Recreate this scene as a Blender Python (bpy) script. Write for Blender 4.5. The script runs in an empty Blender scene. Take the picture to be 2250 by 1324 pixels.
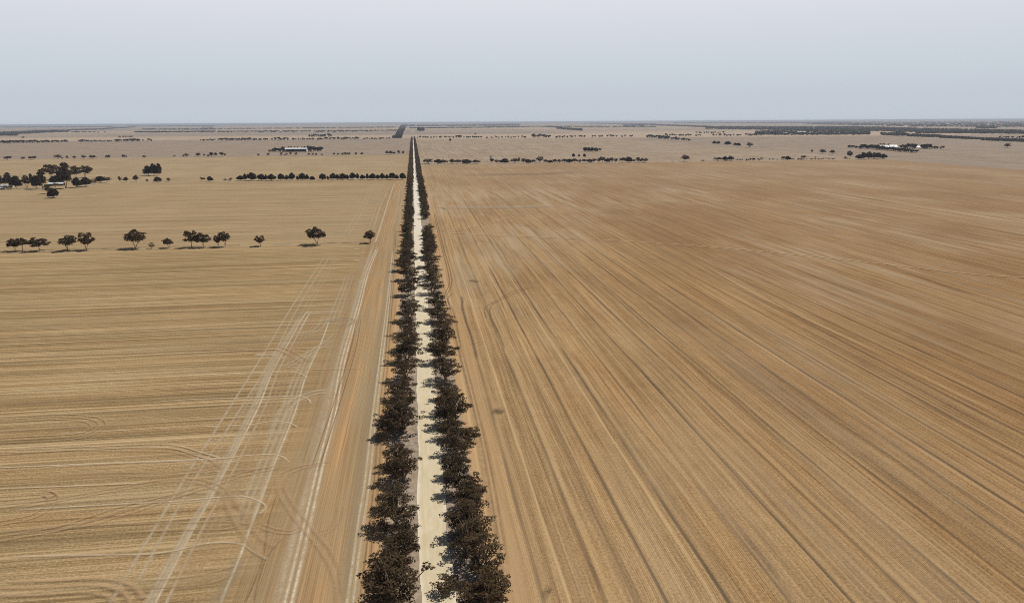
import bpy, math, random
import numpy as np
from mathutils import Vector, Matrix

S = bpy.context.scene
COL = S.collection
R = math.radians

# ------------------------------------------------------------------ camera
PW, PH, FOC, H = 2250.0, 1324.0, 1600.0, 100.0        # photo size, focal length in its pixels, flying height
def _cam_axes():
    d = Vector((906 - PW/2, PH/2 - 269, -FOC)).normalized()           # the road's direction, seen by the camera
    r1 = Vector((-PW/2, PH/2 - 274.3, -FOC)); r2 = Vector((PW/2, PH/2 - 261.2, -FOC))
    up = r2.cross(r1).normalized()
    if up.y < 0: up = -up
    d = (d - up*d.dot(up)).normalized()
    return d.cross(up).normalized(), d, up
AX, AY, AZ = _cam_axes()
cam_d = bpy.data.cameras.new("camera"); cam = bpy.data.objects.new("camera", cam_d); COL.objects.link(cam)
cam.matrix_world = Matrix(((AX.x, AX.y, AX.z, 0), (AY.x, AY.y, AY.z, 0), (AZ.x, AZ.y, AZ.z, H), (0, 0, 0, 1)))
cam_d.sensor_width = 36; cam_d.lens = FOC/PW*36; cam_d.clip_start = 1; cam_d.clip_end = 400000
S.camera = cam
FWD = Vector((-AX.z, -AY.z, -AZ.z))
def at(px, py, z=0.0):
    """photo pixel -> point on the level z"""
    v = Vector((px - PW/2, PH/2 - py, -FOC))
    w = Vector((AX.dot(v), AY.dot(v), AZ.dot(v)))
    t = (z - H)/min(w.z, -1.2)
    return Vector((w.x*t, w.y*t, z))
def ppm(p):
    """photo pixels per metre at a point"""
    return FOC/max(1.0, (p - Vector((0, 0, H))).dot(FWD))

# ------------------------------------------------------------------ sky, sun, exposure
SUN_TRAVEL = Vector((-0.62, -0.42, -1.0)).normalized()
w = bpy.data.worlds.new("World"); S.world = w; w.use_nodes = True
nt = w.node_tree; nt.nodes.clear()
N = nt.nodes.new; L = nt.links.new
out = N("ShaderNodeOutputWorld"); bg = N("ShaderNodeBackground"); bg.inputs[1].default_value = 1.0
sky = N("ShaderNodeTexSky"); sky.sky_type = 'NISHITA'; sky.sun_disc = False
sky.sun_elevation = math.asin(-SUN_TRAVEL.z); sky.sun_rotation = math.atan2(-SUN_TRAVEL.x, -SUN_TRAVEL.y)
sky.altitude = 200; sky.air_density = 1.0; sky.dust_density = 1.0
mul = N("ShaderNodeVectorMath"); mul.operation = 'SCALE'; mul.inputs['Scale'].default_value = 0.05
L(sky.outputs[0], mul.inputs[0])
tc = N("ShaderNodeTexCoord"); sep = N("ShaderNodeSeparateXYZ"); L(tc.outputs['Generated'], sep.inputs[0])
ramp = N("ShaderNodeValToRGB"); L(sep.outputs['Z'], ramp.inputs[0])          # thin high veil low over the horizon
cr = ramp.color_ramp
cr.elements[0].position = 0.0; cr.elements[0].color = (0.672, 0.735, 0.823, 1)
cr.elements[1].position = 0.17; cr.elements[1].color = (0.955, 0.962, 1.043, 1)
for p_, c_ in ((0.03, (0.685, 0.744, 0.827)), (0.075, (0.754, 0.823, 0.892)), (0.12, (0.845, 0.880, 0.962))):
    e = cr.elements.new(p_); e.color = (*c_, 1)
fade = N("ShaderNodeMapRange"); fade.inputs[1].default_value = 0.160; fade.inputs[2].default_value = 0.22
fade.inputs[3].default_value = 1.0; fade.inputs[4].default_value = 0.0
L(sep.outputs['Z'], fade.inputs[0])
mx = N("ShaderNodeMix"); mx.data_type = 'RGBA'
L(fade.outputs[0], mx.inputs[0]); L(mul.outputs[0], mx.inputs[6]); L(ramp.outputs[0], mx.inputs[7])
L(mx.outputs[2], bg.inputs[0]); L(bg.outputs[0], out.inputs[0])

sun_d = bpy.data.lights.new("sun", 'SUN'); sun_d.energy = 4.75; sun_d.angle = R(0.53); sun_d.color = (1.0, 0.955, 0.88)
sun = bpy.data.objects.new("sun", sun_d); COL.objects.link(sun)
sun.rotation_euler = SUN_TRAVEL.to_track_quat('-Z', 'Y').to_euler(); sun.location = (300, 300, 600)
vs = S.view_settings; vs.view_transform = 'Standard'; vs.look = 'None'; vs.exposure = -0.33; vs.gamma = 1.0; vs.use_curve_mapping = False
S.render.engine = 'CYCLES'
S.cycles.max_bounces = 5; S.cycles.diffuse_bounces = 2; S.cycles.transparent_max_bounces = 24; S.cycles.volume_bounces = 0
S.cycles.use_denoising = False
S.cycles.pixel_filter_type = 'BLACKMAN_HARRIS'; S.cycles.filter_width = 1.0

# ------------------------------------------------------------------ node helper
class NB:
    def __init__(s, name):
        s.m = bpy.data.materials.new(name); s.m.use_nodes = True
        s.t = s.m.node_tree; s.t.nodes.clear()
        s.o = s.t.nodes.new("ShaderNodeOutputMaterial"); s.b = s.t.nodes.new("ShaderNodeBsdfPrincipled")
        s.t.links.new(s.b.outputs[0], s.o.inputs[0])
        s.b.inputs['Roughness'].default_value = 0.95; s.b.inputs['Specular IOR Level'].default_value = 0.05
        g = s.t.nodes.new("ShaderNodeNewGeometry"); s.geo = g
        sp = s.t.nodes.new("ShaderNodeSeparateXYZ"); s.t.links.new(g.outputs['Position'], sp.inputs[0])
        s.X, s.Y, s.Z = sp.outputs[0], sp.outputs[1], sp.outputs[2]
    def put(s, v, sock):
        if isinstance(v, (int, float)): sock.default_value = v
        elif isinstance(v, tuple): sock.default_value = (*v, 1) if len(v) == 3 and sock.type == 'RGBA' else v
        else: s.t.links.new(v, sock)
    def math(s, op, a, b=0.0, clamp=False):
        n = s.t.nodes.new("ShaderNodeMath"); n.operation = op; n.use_clamp = clamp
        s.put(a, n.inputs[0]); s.put(b, n.inputs[1]); return n.outputs[0]
    def vec(s, x, y, z=0.0):
        n = s.t.nodes.new("ShaderNodeCombineXYZ"); s.put(x, n.inputs[0]); s.put(y, n.inputs[1]); s.put(z, n.inputs[2]); return n.outputs[0]
    def noise(s, v, scale=1.0, detail=3.0, rough=0.55):
        n = s.t.nodes.new("ShaderNodeTexNoise"); s.put(v, n.inputs['Vector'])
        n.inputs['Scale'].default_value = scale; n.inputs['Detail'].default_value = detail; n.inputs['Roughness'].default_value = rough
        return n.outputs[0]
    def stripe(s, u, v, su, sv, detail=2.0, off=0.0):
        return s.noise(s.vec(s.math('MULTIPLY', u, su), s.math('MULTIPLY', v, sv), off), 1.0, detail)
    def white(s, a):
        n = s.t.nodes.new("ShaderNodeTexWhiteNoise"); n.noise_dimensions = '1D'; s.put(a, n.inputs['W']); return n.outputs[0]
    def rng(s, v, a, b, c=0.0, d=1.0):
        n = s.t.nodes.new("ShaderNodeMapRange"); s.put(v, n.inputs[0])
        for i, q in enumerate((a, b, c, d)): n.inputs[i+1].default_value = q
        return n.outputs[0]
    def mix(s, f, a, b, mode='MIX'):
        n = s.t.nodes.new("ShaderNodeMix"); n.data_type = 'RGBA'; n.blend_type = mode
        s.put(f, n.inputs[0]); s.put(a, n.inputs[6]); s.put(b, n.inputs[7]); return n.outputs[2]
    def ramp(s, f, stops, interp='LINEAR'):
        n = s.t.nodes.new("ShaderNodeValToRGB"); s.put(f, n.inputs[0]); c = n.color_ramp; c.interpolation = interp
        c.elements[0].position, c.elements[0].color = stops[0][0], (*stops[0][1], 1)
        c.elements[1].position, c.elements[1].color = stops[-1][0], (*stops[-1][1], 1)
        for p, q in stops[1:-1]:
            e = c.elements.new(p); e.color = (*q, 1)
        return n.outputs[0]
    def line(s, u, period, phase, width):
        """soft narrow line once every period: 1 on the line"""
        f = s.math('FRACT', s.math('DIVIDE', s.math('SUBTRACT', u, phase - period/2), period))
        dist = s.math('MULTIPLY', s.math('ABSOLUTE', s.math('SUBTRACT', f, 0.5)), period)
        return s.rng(dist, width*0.25, width, 1.0, 0.0)
    def lane(s, u, period, phase):
        return s.math('FLOOR', s.math('DIVIDE', s.math('SUBTRACT', u, phase - period/2), period))
    def done(s, col):
        s.put(col, s.b.inputs['Base Color']); return s.m

def simple(name, col, rough=0.7, var=0.12, scale=0.4):
    n = NB(name)
    k = n.noise(n.geo.outputs['Position'], scale, 3)
    n.b.inputs['Roughness'].default_value = rough; n.b.inputs['Specular IOR Level'].default_value = 0.2
    lo = tuple(c*(1-var) for c in col); hi = tuple(min(1, c*(1+var)) for c in col)
    return n.done(n.mix(n.rng(k, .3, .7), lo, hi))

# ------------------------------------------------------------------ field materials
def stubble(name, u_is_x, dark, mid, light, tram=12.9, phase=27.4, fine=0.5, tram_dark=0.55, contrast=1.0, wispy=1.0, pale=.45):
    n = NB(name)
    u, v = (n.X, n.Y) if u_is_x else (n.Y, n.X)
    if not u_is_x:                                            # the seeding runs wander a little
        u = n.math('ADD', u, n.math('MULTIPLY', n.math('SUBTRACT', n.noise(n.vec(n.math('MULTIPLY', n.X, .012), n.math('MULTIPLY', n.Y, .004)), 1, 1), .5), 2.6))
    else:
        u = n.math('ADD', u, n.math('MULTIPLY', n.math('SUBTRACT', n.noise(n.vec(n.math('MULTIPLY', n.Y, .016), n.math('MULTIPLY', n.X, .004)), 1, 2), .5), 1.3))
    broad = n.stripe(u, v, 0.07, 0.0022, 2)
    medium = n.stripe(u, v, 0.33, 0.004, 3, 7.3)
    thin = n.stripe(u, v, 1.1, 0.009, 3, 3.1)
    blotch = n.noise(n.vec(n.math('MULTIPLY', n.X, .011), n.math('MULTIPLY', n.Y, .006), 2.0), 1, 4, .6)
    small = n.noise(n.vec(n.X, n.Y, 0), 0.16, 3, .65)
    grain = n.noise(n.vec(n.X, n.Y, 0), 1.5, 2, .7)
    t = n.math('MULTIPLY', n.math('SUBTRACT', broad, .5), .55*contrast)
    t = n.math('ADD', t, n.math('MULTIPLY', n.math('SUBTRACT', medium, .5), .7*contrast))
    t = n.math('ADD', t, n.math('MULTIPLY', n.math('SUBTRACT', thin, .5), 1.0*contrast))
    t = n.math('ADD', t, n.math('MULTIPLY', n.math('SUBTRACT', blotch, .5), .75*wispy))
    t = n.math('ADD', t, n.math('MULTIPLY', n.math('SUBTRACT', small, .5), .42*wispy))
    t = n.math('ADD', t, n.math('MULTIPLY', n.math('SUBTRACT', grain, .5), 1.25))
    hair = n.stripe(u, v, 2.3, .02, 2, 41.0)
    t = n.math('ADD', t, n.math('MULTIPLY', n.math('SUBTRACT', hair, .5), 1.0*contrast))
    wisp = n.stripe(u, v, .55, .03, 4, 21.0)
    t = n.math('ADD', t, n.math('MULTIPLY', n.math('SUBTRACT', wisp, .5), .7*contrast*wispy))
    t = n.math('ADD', t, .5)
    col = n.ramp(t, [(0.08, dark), (0.5, mid), (0.92, light)])
    hue = n.noise(n.vec(n.math('MULTIPLY', u, .09), n.math('MULTIPLY', v, .006), 9.0), 1, 3)
    col = n.mix(n.rng(hue, .42, .72, 0, .55), col, n.mix(1.0, col, (1.08, .96, .85), 'MULTIPLY'))
    hue2 = n.noise(n.vec(n.math('MULTIPLY', u, .13), n.math('MULTIPLY', v, .007), 19.0), 1, 3)
    col = n.mix(n.rng(hue2, .47, .75, 0, .6), col, n.mix(1.0, col, (.86, .93, 1.02), 'MULTIPLY'))
    if fine:                                                  # furrows of the seeder tines
        s = n.math('SINE', n.math('MULTIPLY', u, 2*math.pi/fine))
        amp = n.math('MULTIPLY', n.rng(n.stripe(u, v, .12, .01, 2, 5.5), .38, .62, .02, .2), 1.0)
        f = n.math('ADD', 1.0, n.math('MULTIPLY', s, amp))
        col = n.mix(1.0, col, n.vec(f, f, f), 'MULTIPLY')
    if tram:
        ln = n.line(u, tram, phase, .75)
        k = n.white(n.lane(u, tram, phase))
        patch = n.rng(n.stripe(u, v, .02, .02, 3, 11.0), .33, .6, .35, 1.0)
        ln = n.math('MULTIPLY', n.math('MULTIPLY', ln, n.rng(k, 0, 1, .6, 1.0)), n.math('MULTIPLY', patch, tram_dark))
        col = n.mix(ln, col, tuple(c*q for c, q in zip(dark, (.48, .58, .75))))
        l2 = n.line(u, tram, phase + 1.6, .9)
        col = n.mix(n.math('MULTIPLY', l2, n.rng(n.white(n.math('ADD', n.lane(u, tram, phase+1.6), 31.0)), 0, 1, 0, pale)), col, light)
        l5 = n.line(u, 4.6, 1.3, .42)
        col = n.mix(n.math('MULTIPLY', l5, n.math('MULTIPLY', n.rng(n.white(n.math('ADD', n.lane(u, 4.6, 1.3), 131.0)), .45, 1, 0, .6), n.rng(n.stripe(u, v, .03, .01, 2, 15.0), .4, .6, .2, 1))), col, tuple(min(1, c*1.12) for c in light))
        l6 = n.line(u, 3.3, .4, .4)
        col = n.mix(n.math('MULTIPLY', l6, n.math('MULTIPLY', n.rng(n.white(n.math('ADD', n.lane(u, 3.3, .4), 231.0)), .5, 1, 0, .55), n.rng(n.stripe(u, v, .03, .012, 2, 25.0), .4, .6, .2, 1))), col, dark)
        l3 = n.line(u, tram*2.37, phase + 5.6, .55)
        col = n.mix(n.math('MULTIPLY', l3, n.rng(n.white(n.math('ADD', n.lane(u, tram*2.37, phase+5.6), 77.0)), 0, 1, .0, pale*1.1)), col, tuple(min(1, c*1.25) for c in light))
        l4 = n.line(u, tram*1.31, phase + 3.6, .5)
        col = n.mix(n.math('MULTIPLY', l4, n.rng(n.white(n.math('ADD', n.lane(u, tram*1.31, phase+3.6), 57.0)), 0, 1, .0, pale*.9)), col, dark)
    return n, col

SAND = (.50, .315, .160)
def headland(n, col):
    """worked strips along the fence, beside the roadside trees on the left"""
    wob = n.math('MULTIPLY', n.math('SUBTRACT', n.noise(n.vec(n.math('MULTIPLY', n.X, .05), n.math('MULTIPLY', n.Y, .012)), 1, 2), .5), 5.0)
    x = n.math('ADD', n.X, wob)
    st = n.stripe(n.X, n.Y, .9, .006, 3, 4.0)
    st2 = n.stripe(n.X, n.Y, .28, .004, 2, 14.0)
    c = n.ramp(n.rng(n.X, -54, -12.5), [(0.0, (.345, .235, .115)), (.25, (.36, .24, .12)), (.42, (.365, .252, .135)), (.52, (.40, .255, .128)), (.60, (.42, .28, .145)),
                                     (.74, (.44, .295, .155)), (.82, (.41, .285, .155)), (.885, (.36, .28, .168)), (.93, (.47, .315, .165)), (1.0, SAND)])
    st3 = n.stripe(n.X, n.Y, 2.2, .012, 3, 24.0)
    c = n.mix(n.rng(st3, .35, .65, 0, .8), n.mix(1.0, c, (.78, .76, .74), 'MULTIPLY'), n.mix(1.0, c, (1.2, 1.2, 1.2), 'MULTIPLY'))
    c = n.mix(n.rng(st, .33, .7, 0, .8), n.mix(1.0, c, (.74, .74, .76), 'MULTIPLY'), n.mix(1.0, c, (1.2, 1.18, 1.12), 'MULTIPLY'))
    c = n.mix(1.0, c, (1.13, 1.12, 1.10), 'MULTIPLY')
    c = n.mix(n.rng(st2, .42, .68, 0, .5), c, n.mix(1.0, c, (1.10, .94, .80), 'MULTIPLY'))
    g = n.noise(n.vec(n.X, n.Y, 0), 1.2, 3, .7)
    w2 = n.noise(n.vec(n.math('MULTIPLY', n.X, .12), n.math('MULTIPLY', n.Y, .02), 4.0), 1, 4, .65)
    c = n.mix(n.rng(w2, .4, .65, 0, .75), c, (.37, .275, .155))
    c = n.mix(n.rng(g, .3, .7, 0, .42), c, n.mix(1.0, c, (.7, .7, .7), 'MULTIPLY'))
    f = n.math('ADD', 1.0, n.math('MULTIPLY', n.math('SINE', n.math('MULTIPLY', n.X, 2*math.pi/.5)), .07))
    c = n.mix(1.0, c, n.vec(f, f, f), 'MULTIPLY')
    return n.mix(n.rng(x, -52, -36, 0, 1), col, c)

def mat_left(name, **kw):
    n, c = stubble(name, False, **kw)
    return n.done(headland(n, c))
def mat_plain(name, u_is_x, **kw):
    n, c = stubble(name, u_is_x, **kw)
    return n.done(c)
def mat_right():
    n, c = stubble("stubble_right", True, dark=(.195, .120, .060), mid=(.368, .232, .106), light=(.53, .365, .19), tram=13.1, phase=24.0, tram_dark=.95, contrast=.88, pale=.5, wispy=.75)
    # sandy towards the fence, colour made darker and browner away from the road
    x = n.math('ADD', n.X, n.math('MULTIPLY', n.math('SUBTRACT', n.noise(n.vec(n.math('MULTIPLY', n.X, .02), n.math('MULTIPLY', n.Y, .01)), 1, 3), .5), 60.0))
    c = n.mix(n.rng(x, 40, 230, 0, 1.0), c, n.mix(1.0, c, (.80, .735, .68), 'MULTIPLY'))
    sandy = n.mix(n.rng(n.stripe(n.X, n.Y, .8, .006, 3), .35, .68), (.40, .245, .118), (.56, .375, .195))
    c = n.mix(n.rng(n.X, 16, 27, .95, 0), c, sandy)
    pale = n.noise(n.vec(n.math('MULTIPLY', n.X, .008), n.math('MULTIPLY', n.Y, .0035), 33.0), 1, 4, .6)
    wsp = n.stripe(n.X, n.Y, .12, .006, 4, 51.0)
    c = n.mix(n.math('MULTIPLY', n.math('MULTIPLY', n.rng(pale, .42, .62), n.rng(wsp, .40, .60)), n.rng(n.Y, 240, 600, .2, .75)), c, (.45, .345, .225))
    c = n.mix(n.math('MULTIPLY', n.math('MULTIPLY', n.rng(pale, .55, .38), n.rng(wsp, .42, .58)), n.rng(n.Y, 300, 700, 0, .5)), c, (.24, .14, .068))
    c = n.mix(n.rng(n.Y, 500, 1500, 0, .45), c, (.36, .255, .155))
    return n.done(c)

M = {}
M['left1'] = mat_left("stubble_left", dark=(.18, .118, .052), mid=(.325, .222, .108), light=(.53, .385, .21), tram=13.4, phase=6.0, tram_dark=.5, fine=0, contrast=1.1, wispy=.45, pale=.9)
M['left2'] = mat_left("stubble_left_pale", dark=(.24, .165, .085), mid=(.36, .255, .137), light=(.49, .37, .22), tram=15, phase=3.0, tram_dark=.35, fine=0, contrast=1.1, wispy=.5, pale=.7)
M['left3'] = mat_plain("stubble_golden", False, dark=(.26, .182, .098), mid=(.37, .272, .158), light=(.48, .36, .215), tram=40, phase=3.0, tram_dark=.15, fine=0, contrast=.7)
M['left4'] = mat_plain("fallow_mauve", False, dark=(.22, .165, .12), mid=(.305, .238, .178), light=(.39, .305, .23), tram=0, fine=0, contrast=.5)
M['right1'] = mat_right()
M['right2'] = mat_plain("stubble_furrowed", True, dark=(.22, .155, .10), mid=(.345, .262, .180), light=(.45, .36, .26), tram=46, phase=30, tram_dark=.6, fine=0, contrast=1.2)
M['right3'] = mat_plain("fallow_far_right", True, dark=(.19, .142, .108), mid=(.305, .238, .178), light=(.40, .315, .235), tram=38, phase=10, tram_dark=.3, fine=0, contrast=.8)

def mat_ground():
    n = NB("far_paddocks")
    def bricks(wd, ht, off, c1, c2, mortar):
        b = n.t.nodes.new("ShaderNodeTexBrick")
        n.put(n.vec(n.math('MULTIPLY', n.X, .001), n.math('MULTIPLY', n.Y, .001)), b.inputs['Vector'])
        b.inputs['Scale'].default_value = 1.0; b.inputs['Brick Width'].default_value = wd; b.inputs['Row Height'].default_value = ht
        b.inputs['Mortar Size'].default_value = 0.012; b.inputs['Mortar Smooth'].default_value = .2
        b.offset = off; b.inputs['Bias'].default_value = -0.1
        for q, c in (('Color1', c1), ('Color2', c2), ('Mortar', mortar)): b.inputs[q].default_value = (*c, 1)
        return b.outputs[0]
    a = bricks(2.3, 1.55, .37, (.41, .325, .24), (.30, .24, .19), (.44, .36, .27))
    b2 = bricks(5.1, 3.3, .6, (1.12, 1.08, 1.02), (.86, .88, .92), (1, 1, 1))
    c = n.mix(1.0, a, b2, 'MULTIPLY')
    blotch = n.noise(n.vec(n.X, n.Y, 0), .004, 4, .6)
    c = n.mix(n.rng(blotch, .3, .7, 0, .5), c, n.mix(1.0, c, (.8, .78, .78), 'MULTIPLY'))
    s = n.stripe(n.Y, n.X, .05, .001, 3)
    c = n.mix(n.rng(s, .35, .65, 0, .35), c, n.mix(1.0, c, (1.18, 1.14, 1.1), 'MULTIPLY'))
    return n.done(c)
M['ground'] = mat_ground()

def mat_verge():
    n = NB("verge_litter")
    a = n.noise(n.vec(n.X, n.Y, 0), .45, 4, .65); b = n.noise(n.vec(n.X, n.Y, 5.0), 1.6, 3, .7); d = n.noise(n.vec(n.X, n.Y, 9.0), .12, 2)
    c = n.ramp(a, [(.3, (.20, .155, .115)), (.5, (.335, .265, .20)), (.68, (.46, .375, .275))])
    c = n.mix(n.rng(b, .56, .68, 0, .75), c, (.10, .078, .055))
    c = n.mix(n.rng(d, .4, .7, 0, .4), c, (.44, .33, .21))
    # bare sand along both fences
    e = n.math('ADD', n.math('ABSOLUTE', n.math('SUBTRACT', n.X, 1.2)), n.math('MULTIPLY', n.math('SUBTRACT', a, .5), 3.0))
    c = n.mix(n.rng(e, 11.2, 13.0), c, SAND)
    return n.done(c)
M['verge'] = mat_verge()
def mat_road():
    n = NB("limestone_road")
    c = n.ramp(n.noise(n.vec(n.X, n.math('MULTIPLY', n.Y, .15), 0), .8, 4, .6), [(.3, (.60, .50, .325)), (.7, (.70, .595, .41))])
    for x0, k in ((-.9, .38), (.5, .3), (2.5, .3), (3.9, .25)):
        dd = n.math('ABSOLUTE', n.math('SUBTRACT', n.X, n.math('ADD', x0, n.math('MULTIPLY', n.math('SUBTRACT', n.noise(n.vec(n.math('MULTIPLY', n.Y, .02), x0), 1, 1), .5), 1.2))))
        c = n.mix(n.rng(dd, .1, .5, k, 0), c, (.59, .485, .30))
    p = n.noise(n.vec(n.X, n.math('MULTIPLY', n.Y, .4), 3.0), .35, 3)
    c = n.mix(n.rng(p, .5, .75, 0, .45), c, (.76, .665, .50))
    g = n.noise(n.vec(n.X, n.Y, 1.0), 2.5, 2, .7)
    c = n.mix(n.rng(g, .55, .75, 0, .25), c, (.45, .36, .23))
    # white unworn limestone along the edges
    e = n.math('ADD', n.math('ABSOLUTE', n.math('SUBTRACT', n.X, 1.6)), n.math('MULTIPLY', n.math('SUBTRACT', p, .5), 1.5))
    c = n.mix(n.rng(e, 2.9, 3.8, 0, .6), c, (.80, .73, .58))
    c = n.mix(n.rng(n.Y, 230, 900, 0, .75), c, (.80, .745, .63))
    return n.done(c)
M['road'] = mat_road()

def mat_foliage(name, lo, hi, dry):
    n = NB(name)
    oi = n.t.nodes.new("ShaderNodeObjectInfo"); tcn = n.t.nodes.new("ShaderNodeTexCoord")
    k = n.noise(tcn.outputs['Object'], .55, 3, .6)
    c = n.mix(n.rng(k, .35, .68), lo, hi)
    c = n.mix(n.rng(oi.outputs['Random'], .4, 1, 0, .55), c, dry)
    n.b.inputs['Roughness'].default_value = .7; n.b.inputs['Specular IOR Level'].default_value = .06
    n.done(c)
    tr = n.t.nodes.new("ShaderNodeBsdfTranslucent"); n.put(c, tr.inputs[0])
    ms = n.t.nodes.new("ShaderNodeMixShader"); ms.inputs[0].default_value = .33
    n.t.links.new(n.b.outputs[0], ms.inputs[1]); n.t.links.new(tr.outputs[0], ms.inputs[2]); n.t.links.new(ms.outputs[0], n.o.inputs[0])
    return n.m
M['gum'] = mat_foliage("gum_leaves", (.050, .039, .025), (.155, .108, .058), (.15, .096, .050))
M['dark'] = mat_foliage("dark_leaves", (.044, .035, .025), (.078, .056, .034), (.085, .055, .032))
M['scrub'] = mat_foliage("scrub_leaves", (.035, .030, .028), (.060, .050, .042), (.05, .042, .035))
M['bark'] = simple("bark", (.27, .205, .145), .9, .35, 2.0)
M['white'] = simple("white_iron", (.80, .80, .80), .45, .04, .3)
M['dull'] = simple("weathered_iron", (.56, .56, .57), .5, .15, .4)
M['grey'] = simple("grey_iron", (.36, .37, .38), .5, .08, .3)
M['shade'] = simple("dark_timber", (.06, .05, .045), .9, .3, .6)
M['wall'] = simple("cream_wall", (.55, .50, .42), .8, .08, .5)
M['glass'] = simple("dark_glass", (.03, .035, .04), .15, .1, 1)
M['earth'] = simple("bare_earth", (.50, .36, .24), .95, .2, .1)

# ------------------------------------------------------------------ mesh helpers
def mesh_np(name, V, F, mats, mi=None):
    me = bpy.data.meshes.new(name)
    V = np.asarray(V, dtype=np.float32); 
    if isinstance(F, np.ndarray):
        k = F.shape[1]
        me.vertices.add(len(V)); me.vertices.foreach_set("co", V.ravel())
        me.loops.add(F.size); me.loops.foreach_set("vertex_index", F.astype(np.int32).ravel())
        me.polygons.add(len(F)); me.polygons.foreach_set("loop_start", np.arange(0, F.size, k, dtype=np.int32))
        me.update(calc_edges=True)
    else:
        me.from_pydata([tuple(map(float, v)) for v in V], [], F)
    for m in mats: me.materials.append(m)
    if mi is not None: me.polygons.foreach_set("material_index", np.asarray(mi, dtype=np.int32))
    me.update(); return me
def link(name, data, parent=None):
    o = bpy.data.objects.new(name, data); COL.objects.link(o)
    if parent is not None: o.parent = parent
    return o
def tag(o, label=None, cat=None, group=None, kind=None):
    if label:
        o['label'] = label
        if len(label.replace('-', ' ').replace("'", ' ').split()) > 16: print("LONG", label)
    if cat: o['category'] = cat
    if group: o['group'] = group
    if kind: o['kind'] = kind
    return o
def sheet(name, x0, x1, y0, y1, z, mat, nx=1, ny=1):
    xs = np.linspace(x0, x1, nx+1); ys = np.linspace(y0, y1, ny+1)
    V = [(x, y, z) for y in ys for x in xs]
    F = np.array([(j*(nx+1)+i, j*(nx+1)+i+1, (j+1)*(nx+1)+i+1, (j+1)*(nx+1)+i) for j in range(ny) for i in range(nx)])
    return tag(link(name, mesh_np(name, V, F, [mat])), kind='structure')

# ------------------------------------------------------------------ the land
yA = at(450, 541).y; yB = at(700, 396.5).y; yC = at(560, 344).y; yE = at(600, 306).y
yG = at(1200, 359).y; yF = at(1300, 304).y; XR = at(1942, 350).x
ROAD_L, ROAD_R, ROAD_END = -2.1, 5.3, at(908, 302.5).y
V_L, V_R = -12.8, 15.2
sheet("ground", -90000, 90000, -2000, 160000, -0.30, M['ground'], 40, 40)
sheet("stubble_field", -900, V_L, -150, yA, 0, M['left1'], 8, 8)
sheet("stubble_field", -2600, V_L, yA, yB, 0, M['left2'], 8, 4)
sheet("stubble_field", -5200, V_L, yB, yC, 0, M['left3'], 8, 4)
sheet("fallow_field", -9000, V_L, yC, yE, 0, M['left4'], 8, 4)
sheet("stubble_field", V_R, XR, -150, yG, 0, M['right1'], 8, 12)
sheet("stubble_field", V_R, XR, yG, yF, 0, M['right2'], 4, 6)
sheet("fallow_field", XR, 9000, -150, yF, 0, M['right3'], 8, 8)
sheet("road_verge", V_L, V_R, -150, ROAD_END+30, 0, M['verge'], 1, 60)
# the road, with edges that wander
rr = random.Random(5)
V, F = [], []
ys = [-150 + i*3.0 for i in range(int(1500/3))] + list(np.linspace(1350, ROAD_END+20, 200))
la = lb = 0.0
for i, y in enumerate(ys):
    la = la*.8 + rr.uniform(-.22, .22); lb = lb*.8 + rr.uniform(-.3, .3)
    V += [(ROAD_L+la, y, .012), (ROAD_R+lb, y, .012)]
    if i: F.append((2*i-2, 2*i-1, 2*i+1, 2*i))
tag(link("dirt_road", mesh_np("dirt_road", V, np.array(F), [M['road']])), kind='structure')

# ------------------------------------------------------------------ wheel tracks (worn ground, laid as thin sheets over the stubble)
def mat_track():
    n = NB("worn_tracks")
    uv = n.t.nodes.new("ShaderNodeUVMap"); uv.uv_map = "uv"
    sp = n.t.nodes.new("ShaderNodeSeparateXYZ"); n.t.links.new(uv.outputs[0], sp.inputs[0])
    at_ = n.t.nodes.new("ShaderNodeAttribute"); at_.attribute_name = "tone"
    e = n.math('SUBTRACT', 1.0, n.math('ABSOLUTE', n.math('SUBTRACT', n.math('MULTIPLY', sp.outputs[0], 2.0), 1.0)))
    e = n.rng(e, 0.0, .95)
    nz = n.rng(n.noise(n.vec(n.X, n.Y, 0), .22, 3, .65), .3, .55, .5, 1.0)
    nz = n.math('MULTIPLY', nz, n.rng(n.noise(n.vec(n.X, n.Y, 8), 1.1, 2, .65),     .35, .58, .62, 1.0))
    al = n.math('MULTIPLY', n.math('MULTIPLY', e, nz), at_.outputs['Alpha'])
    n.put(al, n.b.inputs['Alpha'])
    return n.done(at_.outputs['Color'])
M['track'] = mat_track()
TRK = dict(v=[], f=[], uv=[], c=[], z=0.02)
PALE, CREAM, TAN, GREY, DARK, BROWN, CLAY = (.62, .50, .335), (.74, .62, .44), (.52, .355, .195), (.42, .335, .225), (.10, .075, .052), (.21, .13, .065), (.54, .36, .20)
def smooth(pts, n=9):
    if len(pts) < 3: 
        a, b = Vector(pts[0]), Vector(pts[1]); return [a.lerp(b, i/14) for i in range(15)]
    P = [Vector(pts[0])*2 - Vector(pts[1])] + [Vector(p) for p in pts] + [Vector(pts[-1])*2 - Vector(pts[-2])]
    o = []
    for i in range(1, len(P)-2):
        p0, p1, p2, p3 = P[i-1:i+3]
        for k in range(n):
            t = k/n
            o.append(.5*((2*p1) + (p2-p0)*t + (2*p0-5*p1+4*p2-p3)*t*t + (3*p1-p0-3*p2+p3)*t**3))
    o.append(P[-2]); return o
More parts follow.
